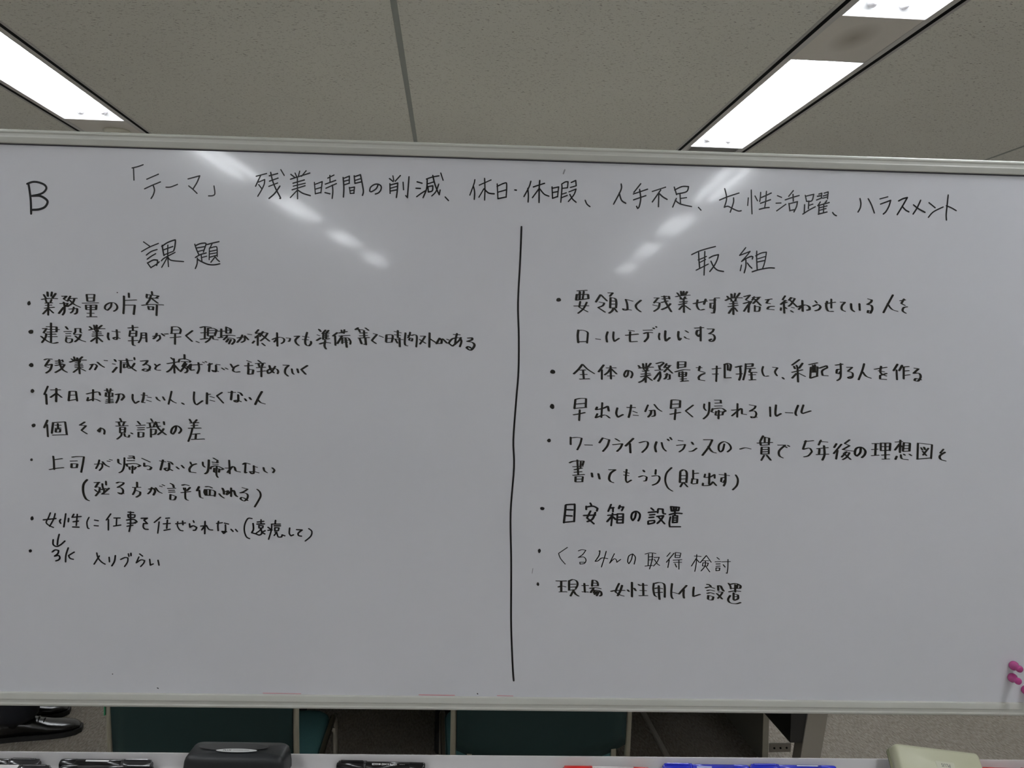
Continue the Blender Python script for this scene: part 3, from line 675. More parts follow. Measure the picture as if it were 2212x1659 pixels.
作:1890,75 1850,140;1880,130 1885,228;1935,85 1905,140;1925,105 2000,98;1950,100 1950,220;1955,142 2000,138;1955,185 2010,178
る:2055,115 2095,120 2045,165 2100,165 2115,200 2090,240 2055,235 2070,215 2120,228
#L|third bulleted line of the right column|C
o1192.8,878,5,5.6
@1170,855,310
早:520,60 505,200;520,55 600,40 685,42 680,180;520,128 670,115;505,195 690,178;588,215 578,383;492,293 580,278 668,258
出:935,105 920,335;855,172 835,215 940,195 1020,160 1035,235;860,275 830,340 970,295 1050,342
し:1168,185 1150,270 1175,330 1255,288
た:1320,178 1440,180;1380,140 1365,240 1340,335;1410,238 1468,260;1415,298 1485,303
分:1640,140 1595,245;1735,132 1790,200 1850,240;1660,228 1740,220 1745,300 1700,318;1690,225 1680,280 1640,328
早:2000,70 1990,195;2000,65 2060,62 2135,72 2130,180;2010,130 2110,125;1985,195 2125,180;2065,205 2050,370;1980,285 2060,270 2140,255
@1460,855,320
く:260,138 145,225 250,315
帰:425,120 420,180 450,220;500,95 495,220 470,290 410,345;580,65 670,65 670,110;585,110 680,105;580,153 685,150;550,190 530,240 560,250;560,195 680,185 745,225 700,245;600,230 590,290;600,235 705,240 695,285 600,290;640,215 635,345
れ:920,115 915,320;835,215 900,210;835,300 960,195 985,200 985,270 1050,280
る:1100,135 1190,150 1170,190 1100,230 1170,225 1200,265 1180,320 1130,330 1120,310 1210,318
ル:1405,165 1410,310;1495,135 1485,260 1500,305 1570,265
ー:1640,250 1740,255
ル:1825,140 1785,250 1800,295;1905,135 1875,235 1890,265 2015,225
#L|fourth bulleted line of the right column, with a numeral 5|C
o1186,951.5,4.3,3.8
@1160,935,480
ワ:335,42 335,118;335,50 400,45 445,52 430,110 400,170
ー:478,120 548,122
ク:655,50 620,100;655,52 720,68 700,130 655,185
ラ:780,58 820,82;755,118 850,108 830,150 795,185
イ:960,55 880,132;925,105 930,200
フ:1018,98 1085,85 1105,105 1090,150 1045,195
バ:1190,88 1175,140 1185,190;1240,95 1255,150 1285,182;1300,62 1312,78;1325,45 1340,68
ラ:1408,75 1450,80;1390,125 1475,115 1455,160 1415,190
ン:1540,92 1555,115;1515,185 1550,180 1590,152
ス:1660,68 1745,68 1710,140 1645,225;1705,135 1740,185 1780,200
の:1865,110 1850,170 1825,190 1808,165 1815,115 1860,88 1910,110 1930,155 1895,190
@1590,930,480
一:38,185 90,172 145,182
貫:270,52 240,105;270,62 330,75 325,135;212,125 360,118;240,110 245,145;285,70 285,120;245,148 330,142;255,165 250,235;255,165 325,165 325,230;258,190 320,188;255,212 320,210;250,235 325,232;280,245 250,298;305,245 345,295
で:418,145 490,145 430,200 430,250 465,272;490,160 505,170;515,148 530,158
5:695,100 665,185;680,110 770,100;665,188 730,175 755,210 720,250 675,262
年:845,95 820,145;830,110 910,115;805,180 915,170;830,185 825,235;800,240 920,235;875,150 880,240 858,295
後:1000,130 975,170;1050,135 970,230;1010,195 995,285;1130,92 1080,130 1130,150 1060,190;1060,190 1165,205;1100,210 1050,265;1080,215 1130,220 1100,265 1060,290;1070,225 1140,288
の:1240,165 1235,220 1200,255 1182,230 1195,180 1245,165 1285,200 1280,240 1250,270
理:1355,130 1420,130;1390,130 1385,245;1350,190 1410,185;1348,250 1420,245;1440,125 1440,200;1440,125 1535,125 1530,200;1440,160 1530,160;1440,200 1530,195;1485,125 1485,280;1450,245 1525,240;1455,285 1525,283
想:1585,115 1655,110;1635,95 1630,220;1625,135 1580,195;1640,150 1660,165;1670,120 1660,205;1670,120 1730,125 1725,205;1670,150 1725,150;1668,180 1725,178;1662,208 1725,205;1600,255 1585,288;1640,240 1650,280 1710,290;1668,235 1680,245;1725,235 1745,250
図:1810,125 1805,285;1810,125 1950,140 1940,280;1800,285 1940,272;1840,170 1855,195;1870,165 1880,190;1915,175 1860,245;1855,205 1895,250
を:2065,185 2030,225 2075,225;2080,215 2030,250 2035,285 2085,303
#L|continuation line under the fourth bullet of the right column, ending in brackets|C
@1210,985,410
書:108,80 160,60 275,58 260,110;200,45 210,215;150,125 265,120;240,65 235,135;165,160 255,140;165,190 250,183;150,225 280,215;180,240 178,300;180,240 265,240 258,300;185,270 258,268;178,302 260,300
い:368,198 375,245;445,205 460,268
て:570,160 645,160 590,200 570,260 585,295 620,310
も:775,155 765,270 780,310 830,280;745,185 800,200;745,222 795,228
ら:970,165 980,185;915,245 970,230 1010,245 1000,285 975,292
う:1115,158 1110,215;1070,235 1140,230 1160,265 1130,315 1075,340
(:1300,135 1240,200 1225,290 1255,370 1310,410
貼:1400,185 1395,310;1400,180 1440,160 1475,195 1470,310;1405,228 1475,228;1405,268 1475,265;1395,310 1475,308;1430,310 1400,360;1445,315 1485,360;1550,165 1550,270;1555,205 1610,200;1540,265 1530,320;1535,265 1600,270 1595,320 1545,325
出:1740,200 1735,330;1690,210 1680,250 1745,245 1800,215 1800,260;1665,315 1660,345 1740,340 1780,300 1820,345
す:1855,215 1970,228;1925,200 1925,300 1905,350;1915,250 1880,255 1875,300 1905,310 1920,280
):2045,220 2070,270 2060,340 2010,395
#L|fifth bulleted line of the right column in heavier strokes|B
o1171.4,1098.5,4.8,3.7
@1150,1080,350
目:455,70 445,180 430,310;460,65 560,60 578,80 570,295;460,132 550,135;450,212 540,218;435,305 570,292
安:790,42 805,70;735,85 735,130;740,95 830,85 890,115 880,150;795,150 745,245 800,290 840,325;860,170 820,260 750,295;700,212 860,205
箱:1075,60 1035,155;1055,110 1110,105;1100,110 1100,160;1195,75 1180,115;1190,95 1245,95 1220,145;1030,210 1150,198;1095,180 1075,350;1085,220 1020,295;1100,230 1135,265;1160,195 1155,315;1160,190 1240,190 1235,315;1165,235 1230,232;1165,270 1230,268;1155,315 1235,312
の:1415,175 1400,240 1370,280 1350,240 1365,180 1420,155 1465,190 1465,240 1445,285
設:1620,110 1655,140;1585,170 1690,160;1600,205 1670,198;1595,240 1655,235;1580,290 1580,330 1660,310 1665,280 1590,285;1715,125 1710,175;1720,120 1780,125 1785,180 1815,190;1700,225 1790,215 1760,265 1705,320;1715,225 1760,275 1805,325
置:1890,90 1900,150;1890,90 2005,100 1995,140;1905,150 1995,145;1930,95 1930,145;1965,95 1960,145;1870,200 1960,180 2040,185;1945,155 1945,210;1920,215 1915,310;1920,215 1980,215 1975,305;1920,245 1975,245;1920,275 1975,275;1915,308 1975,305;1885,230 1870,310 1875,365 1950,365 2020,365
#L|sixth bulleted line of the right column in thinner strokes|T
o1165,1190,3.3,4.4
@1140,1175,460
く:413,35 320,98 340,150 390,210
る:525,72 560,60 603,65 570,110 525,140 580,135 605,165 590,200 545,210 540,190 600,190
み:740,75 750,70 740,120 700,180 730,175 770,145 830,152;815,75 800,130 765,240
ん:900,100 850,200 895,155 920,165 925,190 965,160
の:1090,105 1075,165 1050,205 1038,180 1050,125 1090,103 1118,140 1105,210
取:1218,105 1270,93 1330,98;1255,105 1250,225;1295,100 1290,170 1265,260;1255,135 1300,130;1255,165 1300,162;1218,230 1295,222;1310,140 1365,138 1345,185 1305,230;1315,160 1345,205 1370,222
得:1480,90 1445,130;1520,95 1440,190;1470,165 1455,245;1535,90 1530,140;1535,88 1590,95 1580,140;1535,118 1580,118;1535,142 1580,140;1510,168 1600,163;1515,192 1598,190;1570,170 1570,262;1530,205 1545,240
検:1730,125 1800,130;1755,110 1750,200 1735,285;1750,150 1700,230;1755,160 1780,190;1855,120 1790,195;1855,120 1905,190;1820,175 1880,175;1820,195 1815,225;1820,195 1875,198 1865,230 1815,228;1845,175 1840,230 1800,280;1850,235 1890,290
討:1965,140 1990,160;1945,185 2005,183;1955,208 1998,207;1955,232 1998,230;1955,250 1955,275;1955,248 1995,250 1990,275 1955,278;2015,185 2105,182;2080,160 2078,250 2070,305 2060,300;2030,215 2050,240
#L|last bulleted line of the right column|C
o1162,1261.7,2.9,4
@1140,1240,260
現:525,125 620,128 710,125;615,130 615,325;560,238 620,220 695,235;580,328 650,325 715,325;760,120 760,290;765,125 830,100 900,130 915,200 880,270;790,188 880,185;790,240 890,235;750,298 880,285;850,290 820,340 785,405;850,320 880,370 935,405
場:1000,210 1110,208;1040,170 1050,335;1005,325 1110,330;1190,115 1180,225;1190,110 1250,120 1285,160 1290,215;1190,165 1280,170;1185,212 1290,215;1140,262 1240,250 1340,268;1210,265 1155,340;1190,310 1270,295 1340,320 1355,380 1320,405;1230,310 1210,350;1280,315 1225,375;1310,320 1265,400
女:1680,170 1640,250 1610,330 1690,380 1765,405;1735,205 1700,310 1650,400;1530,318 1620,300 1780,300
性:1835,290 1860,320;1915,150 1915,300 1915,420;1955,260 1985,305;2035,190 2060,210;2045,205 2190,205;2120,170 2125,390;2065,300 2175,305;2050,398 2200,395
@1380,1245,260
用:275,125 265,230 285,340 325,372;290,130 370,112 450,130 475,190 475,385;290,222 350,212 430,225;300,300 430,292;365,170 370,330 380,425
ト:610,130 595,280 600,370 625,410;610,290 735,320
イ:880,165 800,250 735,325;825,240 820,340 830,400
レ:1010,195 1000,280 1000,370 1125,330
設:1250,150 1285,150 1325,185;1225,210 1300,195 1385,220;1250,262 1310,250 1385,268;1255,312 1315,300 1380,320;1275,350 1270,420;1280,350 1370,375 1350,430 1290,430;1455,180 1460,260;1450,175 1500,175 1530,230 1560,270;1465,285 1540,290 1500,350 1450,405;1430,315 1480,360 1530,415
置:1645,125 1680,175 1690,230;1660,150 1780,130 1865,170 1860,220;1690,220 1850,220;1770,150 1770,290;1815,150 1800,220;1655,285 1750,268 1865,275;1740,300 1740,430;1750,320 1820,340 1820,410 1750,440;1760,370 1810,372;1680,350 1640,420 1670,480 1780,505 1870,480
#L|long hand-drawn vertical dividing line down the middle|V
@0,0,2212
|:1126.5,490 1124,556 1119,654 1120.7,728 1120,801 1115.2,863 1109,949 1110.3,1010 1103,1108 1104.2,1206 1104.2,1267 1104.2,1353 1107.5,1440 1109.7,1470
'''
PENS = {'R34': (3.9, 0), 'R31': (3.1, 0), 'R29': (2.9, 0), 'C': (1.5, 3.5), 'M': (2.7, 1.0), 'B': (3.1, 1.6), 'T': (1.6, .8), 'V': (3.8, 0)}
def smooth(pts):
    P = [Vector(p) for p in pts]
    if len(P) < 3: return P
    secs = [[P[0]]]
    for i in range(1, len(P)-1):
        secs[-1].append(P[i])
        a, b = P[i]-P[i-1], P[i+1]-P[i]
        if a.length > 0 and b.length > 0 and a.angle(b) > math.radians(72): secs.append([P[i]])
    secs[-1].append(P[-1])
    out = [P[0]]
    for s_ in secs:
        if len(s_) == 2: out.append(s_[1]); continue
        for i in range(len(s_)-1):
            p0 = s_[max(i-1, 0)]; p1 = s_[i]; p2 = s_[i+1]; p3 = s_[min(i+2, len(s_)-1)]
            for t in (.2, .4, .6, .8, 1.0):
                out.append(.5*((2*p1) + (p2-p0)*t + (2*p0-5*p1+4*p2-p3)*t*t + (3*p1-p0-3*p2+p3)*t*t*t))
    return out
NIB = Vector((.985, .17))
def ribbon(pts, pen, polys, jit=1.0):
    w0, wn = PENS[pen]; w0 *= jit; wn *= jit
    P = smooth(pts); m_ = len(P)
    L = []
    for i, p in enumerate(P):
        d = P[min(i+1, m_-1)] - P[max(i-1, 0)]
        # at a hard corner keep both directions apart by a short mitre
        if 0 < i < m_-1:
            a, b = (P[i]-P[i-1]), (P[i+1]-P[i])
            if a.length > 1e-6 and b.length > 1e-6 and a.angle(b) > math.radians(60):
                for q in (a, b):
                    L.append((p, q.normalized()))
                continue
        if d.length < 1e-6: d = Vector((1, 0))
        L.append((p, d.normalized()))
    edge = []
    for k, (p, d) in enumerate(L):
        nr = Vector((-d.y, d.x))
        tp_ = 1.0
        if wn == 0: tp_ = 1.0 if 0 < k < len(L)-1 else .9
        c = max(-1, min(1, nr.dot(NIB)*2.2))
        off = nr*(w0*.5*tp_) + NIB*(wn*.5*c)
        edge.append((p+off, p-off))
    for k in range(len(edge)-1):
        a, b = edge[k], edge[k+1]
        if (L[k][0]-L[k+1][0]).length < 1e-6: continue
        polys.append([a[0], b[0], b[1], a[1]])
    if wn < 2.0:
        for (p, r_) in [(L[0][0], w0*.47), (L[-1][0], w0*.5)] + [(p, w0*.5) for p in P[1:-1]]:
            q = r_
            polys.append([p + Vector((math.cos(t)*(q+wn*.42), math.sin(t)*q)) for t in [2*math.pi*j/10 for j in range(10)]])
    else:
        for p in (P if len(P) < 3 else [P[0], P[-1]] + P[1:-1]):
            # chisel nib print: a short slanted lozenge
            h = NIB*(wn*.5); t_ = Vector((0, w0*.5))
            polys.append([p-h-t_, p+h-t_, p+h+t_, p-h+t_])
cur = None; lines = []; xf = None
for ln in STROKES.strip().splitlines():
    if ln.startswith('#L'):
        _, lb, pen = ln.split('|'); cur = dict(label=lb, pen=pen, polys=[]); lines.append(cur)
    elif ln.startswith('@'):
        a, b, c = map(float, ln[1:].split(',')); xf = (a, b, 2212.0/c)
    elif ln.startswith('o'):
        a, b, c, d = map(float, ln[1:].split(','))
        cur['polys'].append([Vector((a+c*math.cos(t)*(1+.08*math.sin(3*t+a)), b+d*math.sin(t)*(1+.1*math.cos(2*t+b)))) for t in [2*math.pi*j/16 for j in range(16)]])
    else:
        ch, rest = ln.split(':', 1)
        for stt in rest.split(';'):
            pts = [tuple(map(float, q.split(','))) for q in stt.split()]
            pts = [(xf[0]+x/xf[2], xf[1]+y/xf[2]) for x, y in pts]
            jit = random.uniform(.9, 1.1)
            if ch == '・' or (ch == 'B'): jit *= 1.25
            ribbon(pts, cur['pen'], cur['polys'], jit)
for L_ in lines:
    vs = []; fs = []
    for k, poly in enumerate(L_['polys']):
        ar = sum(a.x*b.y-b.x*a.y for a, b in zip(poly, poly[1:]+poly[:1]))
        if ar > 0: poly = poly[::-1]
        b0 = len(vs); dy = -.00025 - (k % 7)*.000004
        for q in poly:
            x, z = bl(q.x, q.y); vs.append((x, dy, z))
        fs.append(tuple(range(b0, b0+len(poly))))
    o = MB().add(vs, fs).build('handwriting_line', M_INK if L_['pen'] == 'C' else M_INK2, surf, recalc=False)
    o['label'] = L_['label']
def mark(name, pts, wdt, m_, label):
    polys = []; PENS['x'] = (wdt, 0); 
    for p in pts: ribbon(p, 'x', polys)
    vs = []; fs = []
    for k, poly in enumerate(polys):
        b0 = len(vs)
        for q in poly:
            x, z = bl(q.x, q.y); vs.append((x, -.0002-(k % 5)*.000004, z))
        fs.append(tuple(range(b0, b0+len(poly))))
    o = MB().add(vs, fs).build(name, m_, surf, recalc=False); o['label'] = label
mark('ink_smudge', [[(1220, 367), (1217, 375)]], 3.2, M_GREYINK, 'small grey smudge above the theme line')
mark('ink_dot', [[(340, 1486), (342, 1487)], [(243, 1456), (243.5, 1456)], [(508, 1500), (507, 1505)], [(253, 632), (254, 632)], [(1031, 1498), (1032, 1499)]], 2.2, M_INK2, 'stray black ink dots near the lower frame')
mark('ink_smudge', [[(1151, 1228), (1149.5, 1238)]], 1.6, M_GREYINK, 'faint stray stroke beside the lower right bullets')
mark('ink_smudge', [[(120, 1509), (118, 1512)], [(86, 1514), (90, 1511)]], 1.5, M_GREYINK, 'faint stray strokes at the lower left')
mark('red_trace', [[(568, 1497), (650, 1498.5)], [(905, 1501), (980, 1502)], [(1074, 1502.5), (1108, 1503.5)]], 1.4, M_REDINK, 'faint red marker traces along the bottom edge of the board')
mark('red_trace', [[(905, 1500.6), (982, 1501.8)]], 1.6, M_REDINK, 'stronger red marker trace along the bottom edge')

# ---------------------------------------------------------------- text printed on things
def text_verts(s_, h, bold=0.0, italic=0.0):
    cu = bpy.data.curves.new('t', 'FONT'); cu.body = s_; cu.size = 1; cu.offset = bold; cu.shear = italic; cu.resolution_u = 2
    cu.align_x = 'CENTER'; cu.align_y = 'CENTER'
    o = bpy.data.objects.new('t', cu); COL.objects.link(o)
    dg = bpy.context.evaluated_depsgraph_get(); dg.update(); me = bpy.data.meshes.new_from_object(o.evaluated_get(dg))
    vs = [v.co.copy() for v in me.vertices]; fs = [tuple(p.vertices) for p in me.polygons]
    bpy.data.objects.remove(o); bpy.data.meshes.remove(me); bpy.data.curves.remove(cu)
    ys_ = [v.y for v in vs]; k = h/(max(ys_)-min(ys_)); my = (max(ys_)+min(ys_))/2; xs_ = [v.x for v in vs]; mxx = (max(xs_)+min(xs_))/2
    return [Vector(((v.x-mxx)*k, (v.y-my)*k, 0)) for v in vs], fs

# ---------------------------------------------------------------- board markers, lying along x in the tray
def on_barrel(vs, r, ang0, xc, flip, sx=1.0):
    """wrap flat print round the barrel. ang 0 = straight up, positive toward the viewer (-y)"""
    out = []
    for p in vs:
        x, y = (-p.x*sx, -p.y) if flip else (p.x*sx, p.y)
        a = ang0 - y/r
        out.append((xc+x, -math.sin(a)*r, math.cos(a)*r))
    return out
def make_marker(cap_m, body_m, end_m, cap_side=-1, L=.145, r=.0088, body_r=.0082, txt=None, txt_m=None, flip=True, patch=None, clip=True, tail=None):
    root = empty('board_marker')
    x0, x1 = -L/2, L/2; s_ = cap_side
    def X(t): return s_*(L/2 - t)          # distance from the cap end
    cap = MB().sweep([(X(0), 0, 0), (X(.0015), 0, 0), (X(.003), 0, 0), (X(.044), 0, 0), (X(.045), 0, 0)], [r*.62, r*.64, r*.97, r, r*.99], 22).build('cap', cap_m, root)
    if clip: MB().box(min(X(.006), X(.043)), max(X(.006), X(.043)), -.0018, .0018, r-.0006, r+.0012).build('cap_clip', cap_m, cap, bevel=.0006)
    MB().sweep([(X(.0435), 0, 0), (X(.048), 0, 0)], r*1.04, 22).build('cap_collar', cap_m, cap)
    MB().sweep([(X(.047), 0, 0), (X(.049), 0, 0), (X(L-.026), 0, 0)], [body_r*.96, body_r, body_r], 22).build('barrel', body_m, root)
    MB().sweep([(X(L-.026), 0, 0), (X(L-.025), 0, 0), (X(L-.004), 0, 0), (X(L-.001), 0, 0), (X(L), 0, 0)], [body_r*.98, body_r*1.02, body_r*.98, body_r*.9, body_r*.7], 22).build('end_plug', end_m, root)
    if patch:
        a0, a1, t0, t1, pmx = patch
        vs = []; fs = []; nn = 6
        for i in range(nn+1):
            a = math.radians(a0+(a1-a0)*i/nn)
            for t in (t0, t1): vs.append((X(t), -math.sin(a)*(body_r+.00012), math.cos(a)*(body_r+.00012)))
        for i in range(nn): fs.append((2*i, 2*i+1, 2*i+3, 2*i+2))
        MB().add(vs, fs, True).build('printed_panel', pmx, root, recalc=False)
    if txt:
        for (s__, h, ang, t, sx, bo) in txt:
            vs, fs = text_verts(s__, h, bo)
            MB().add(on_barrel(vs, body_r+.0003, math.radians(ang), X(t), flip, sx), fs).build('lettering', txt_m, root, recalc=False)
    return root
def tray_put(o, x, y, z, rz=0, ry=0, rx=0):
    o.parent = None
    o.matrix_world = BM @ (Matrix.Translation((x, y, z)) @ Matrix.Rotation(rz, 4, 'Z') @ Matrix.Rotation(ry, 4, 'Y') @ Matrix.Rotation(rx, 4, 'X'))
U = lambda uu: uu-UOFF
G = 'board markers in the pen tray'
m1 = make_marker(M_BLKCL, M_BLKPL, M_BLKPL, 1, txt=None, patch=(20, 50, .06, .11, M_WHITE))
tag(m1, 'black marker at the far left of the tray, the rear one of two', 'marker', G); tray_put(m1, U(-.7085-.0725), -.0135, ZF+.0092, math.radians(-1))
m2 = make_marker(M_BLKCL, M_WHTPL, M_BLKPL, 1)
tag(m2, 'white-barrelled black-capped marker at the far left, the front one of two', 'marker', G); tray_put(m2, U(-.6814-.0725), -.033, ZF+.0092, math.radians(-1))
m3 = make_marker(M_BLKCL, M_BLKPL, M_BLKPL, 1, L=.147, patch=(8, 30, .068, .105, M_WHITE))
tag(m3, 'glossy black marker with a white printed patch, left of the black eraser', 'marker', G); tray_put(m3, U(-.603), -.0135, ZF+.0092, math.radians(-1.0))
m4 = make_marker(M_BLKPL, M_BLKCL, M_BLKPL, 1, L=.147)
tag(m4, 'plain black marker lying in front of the one with a white printed patch', 'marker', G); tray_put(m4, U(-.592), -.033, ZF+.0092, math.radians(-1.2))
m5 = make_marker(M_BLKPL, M_BLKPL, M_BLKPL, -1, L=.144, txt=[('WHITE BOARD MARKER', .0034, 33, .078, .80, .012), ('for whiteboard', .0012, 33, .107, .8, 0)], txt_m=M_WHITE, flip=True)
tag(m5, 'black marker with upside-down white lettering WHITE BOARD MARKER', 'marker', G); tray_put(m5, U(-.160), -.0135, ZF+.0092, math.radians(-1.2))
m6 = make_marker(M_REDPL, M_WHTPL, M_REDPL, -1, L=.142, txt=[('BOARD MARKER', .0046, 38, .076, 1.05, 0.0)], txt_m=M_REDTX, flip=False, r=.0084, body_r=.0080, clip=False)
tag(m6, 'white marker with a red cap and red lettering BOARD MARKER', 'marker', G); tray_put(m6, U(.2085), -.022, ZF+.0088, math.radians(-1.0))
m7 = make_marker(M_BLUPL, M_BLUBD, M_BLUPL, -1, L=.143, patch=(25, 60, .055, .080, M_LTBL))
tag(m7, 'blue marker right of the red-capped one, left of the other blue marker', 'marker', G); tray_put(m7, U(.376), -.0135, ZF+.0092, math.radians(-.8))
m8 = make_marker(M_BLUPL, M_BLUBD, M_BLUPL, -1, L=.144, patch=(0, 12, .078, .113, M_WHITE))
tag(m8, 'blue marker with a white printed stripe, nearest the cream eraser', 'marker', G); tray_put(m8, U(.522), -.0135, ZF+.0092, math.radians(-.8))
m9 = make_marker(M_REDPL, M_REDPL, M_REDPL, 1, L=.143)
tag(m9, 'red marker at the far right of the tray beyond the cream eraser', 'marker', G); tray_put(m9, U(.885), -.0175, ZF+.0092, math.radians(-2.5))

# ---------------------------------------------------------------- black eraser
er = tag(empty('board_eraser'), 'black board eraser with a silver oval label, flat in the tray', 'board eraser')
EW, ED, EH = .160, .056, .0465
def eraser_shell(W, D, H, top_in, r):
    """rounded shell: body narrowing to a slightly domed top"""
    mb = MB(); N = 14; rows_ = []
    zs = [.010, .020, H-.010, H-.004, H]
    ins = [0, 0, .002, .004, .008]
    for z, i_ in zip(zs, ins):
        ring = []
        a, b = W/2-i_, D/2-i_*.55
        for cxs, cys, t0 in ((1, 1, 0), (-1, 1, 90), (-1, -1, 180), (1, -1, 270)):
            for k in range(5):
                t = math.radians(t0+k*22.5); ring.append(Vector((cxs*(a-r)+math.cos(t)*r, cys*(b-r*.5)+math.sin(t)*r*.5, z)))
        rows_.append(ring)
    n = len(rows_[0]); vs = [p for r_ in rows_ for p in r_]
    fs = [(i*n+k, i*n+(k+1) % n, (i+1)*n+(k+1) % n, (i+1)*n+k) for i in range(len(rows_)-1) for k in range(n)]
    fs += [tuple(range(n))[::-1]]
    # domed top: fan to a ridge line
    base = (len(rows_)-1)*n; vs.append(Vector((0, 0, H+.0015))); c = len(vs)-1
    fs += [(base+k, base+(k+1) % n, c) for k in range(n)]
    return mb.add(vs, fs, True)
eraser_shell(EW, ED, EH, .1, .014).build('shell', M_ERB, er)
MB().box(-EW/2+.003, EW/2-.003, -ED/2+.002, ED/2-.002, 0, .0105).build('felt_pad', M_FELT, er, bevel=.002)
def ellipse(a, b, z, M=None, n=36, pinch=1.0):
    vs = [Vector((a*math.cos(t), b*math.sin(t)*abs(math.sin(t))**pinch, z)) for t in [2*math.pi*k/n for k in range(n)]]
    if M is not None: vs = [M @ p for p in vs]
    return MB().add(vs, [tuple(range(n))])
g_ = ellipse(.056, .0125, .0, Matrix.Translation((-.008, .004, EH+.0022)), pinch=.2).build('finger_groove', M_ERB2, er)
l_ = ellipse(.0325, .0058, .0, Matrix.Translation((-.0, -.009, EH+.0028)), pinch=.1).build('oval_label', M_LBL, er); l_['label'] = 'silver oval label'
for s__, h, xx, sx, bo in (('PLUS', .0042, -.0145, 1.05, .02), ('WHITE BOARD ERASER', .0022, .0075, .8, 0)):
    vs, fs = text_verts(s__, h, bo)
    MB().add([(xx+p.x*sx, -.009+p.y, EH+.0031) for p in vs], fs).build('lettering', M_TXTD, l_, recalc=False)
tray_put(er, U(-.3855), -.0335, ZF+.0002, math.radians(-.5))

# ---------------------------------------------------------------- cream eraser, tilted on the tray lip
ec = tag(empty('board_eraser'), 'cream board eraser tilted on end in the right of the tray', 'board eraser')
W2, D2, H2 = .144, .060, .034
mb = MB()
prof2 = []
def rr(W, D, z, r, nseg=5):
    ring = []
    for cxs, cys, t0 in ((1, 1, 0), (-1, 1, 90), (-1, -1, 180), (1, -1, 270)):
        for k in range(nseg):
            t = math.radians(t0+k*90/(nseg-1)); ring.append(Vector((cxs*(W/2-r)+math.cos(t)*r, cys*(D/2-r)+math.sin(t)*r, z)))
    return ring
rg = [rr(W2, D2, .012, .006), rr(W2, D2, .024, .006), rr(W2-.002, D2-.003, .031, .006), rr(W2-.008, D2-.012, .034, .006)]
n = len(rg[0]); vs = [p for r_ in rg for p in r_]; fs = [(i*n+k, i*n+(k+1) % n, (i+1)*n+(k+1) % n, (i+1)*n+k) for i in range(3) for k in range(n)] + [tuple(range(n))[::-1], tuple(range(3*n, 4*n))]
MB().add(vs, fs, True).build('shell', M_ERC, ec)
MB().box(-W2/2+.001, W2/2-.001, -D2/2+.001, D2/2-.001, .002, .0125).build('foam_pad', M_FELTW, ec, bevel=.001)
MB().box(-W2/2+.002, W2/2-.002, -D2/2+.002, D2/2-.002, 0, .0025).build('felt_pad', M_FELT, ec)
lb = MB().box(-.0155, .0155, -.006, .006, .0339, .0345, Matrix.Translation((.006, .001, 0))).build('label_plate', M_LBLC, ec, bevel=.0002)
vs, fs = text_verts('PLUS', .0052, .012)
MB().add([(.006-p.x*1.0, .001-p.y, .03475) for p in vs], fs).build('lettering', M_TXTG, lb, recalc=False)
tray_put(ec, U(.7475), -.0300, ZF+.0140, ry=math.radians(6.5), rx=math.radians(42))

# ---------------------------------------------------------------- push-pin magnets
GP = 'pink pin-shaped magnets at the right edge of the board'
for (x, z, lb) in ((.8949, .5007, 'upper of two pink pin-shaped magnets at the right edge of the board'), (.8935, .5213, 'pink pin-shaped magnet just below the upper one at the board\'s right edge'), (.9180, .5420, 'pink pin-shaped magnet lowest and farthest right, mostly cut off by the picture edge')):
    pr = empty('pin_magnet'); tag(pr, lb, 'magnet', GP)
    pf = [(0, .0062), (.0008, .0074), (.0035, .0077), (.0065, .0074), (.0090, .0058), (.0115, .0049), (.0145, .0053), (.0175, .0058), (.0198, .0052), (.0208, .0036), (.0210, .0005)]
    lathe(pf, 24).build('grip', M_PIN, pr)
    lathe([(-.0, .0045), (.0008, .0045)], 18).build('magnet_disc', M_CHROME, pr)
    pr.matrix_world = BM @ (Matrix.Translation((U(x), -.0003, EYE-z)) @ Matrix.Rotation(math.radians(90), 4, 'X'))

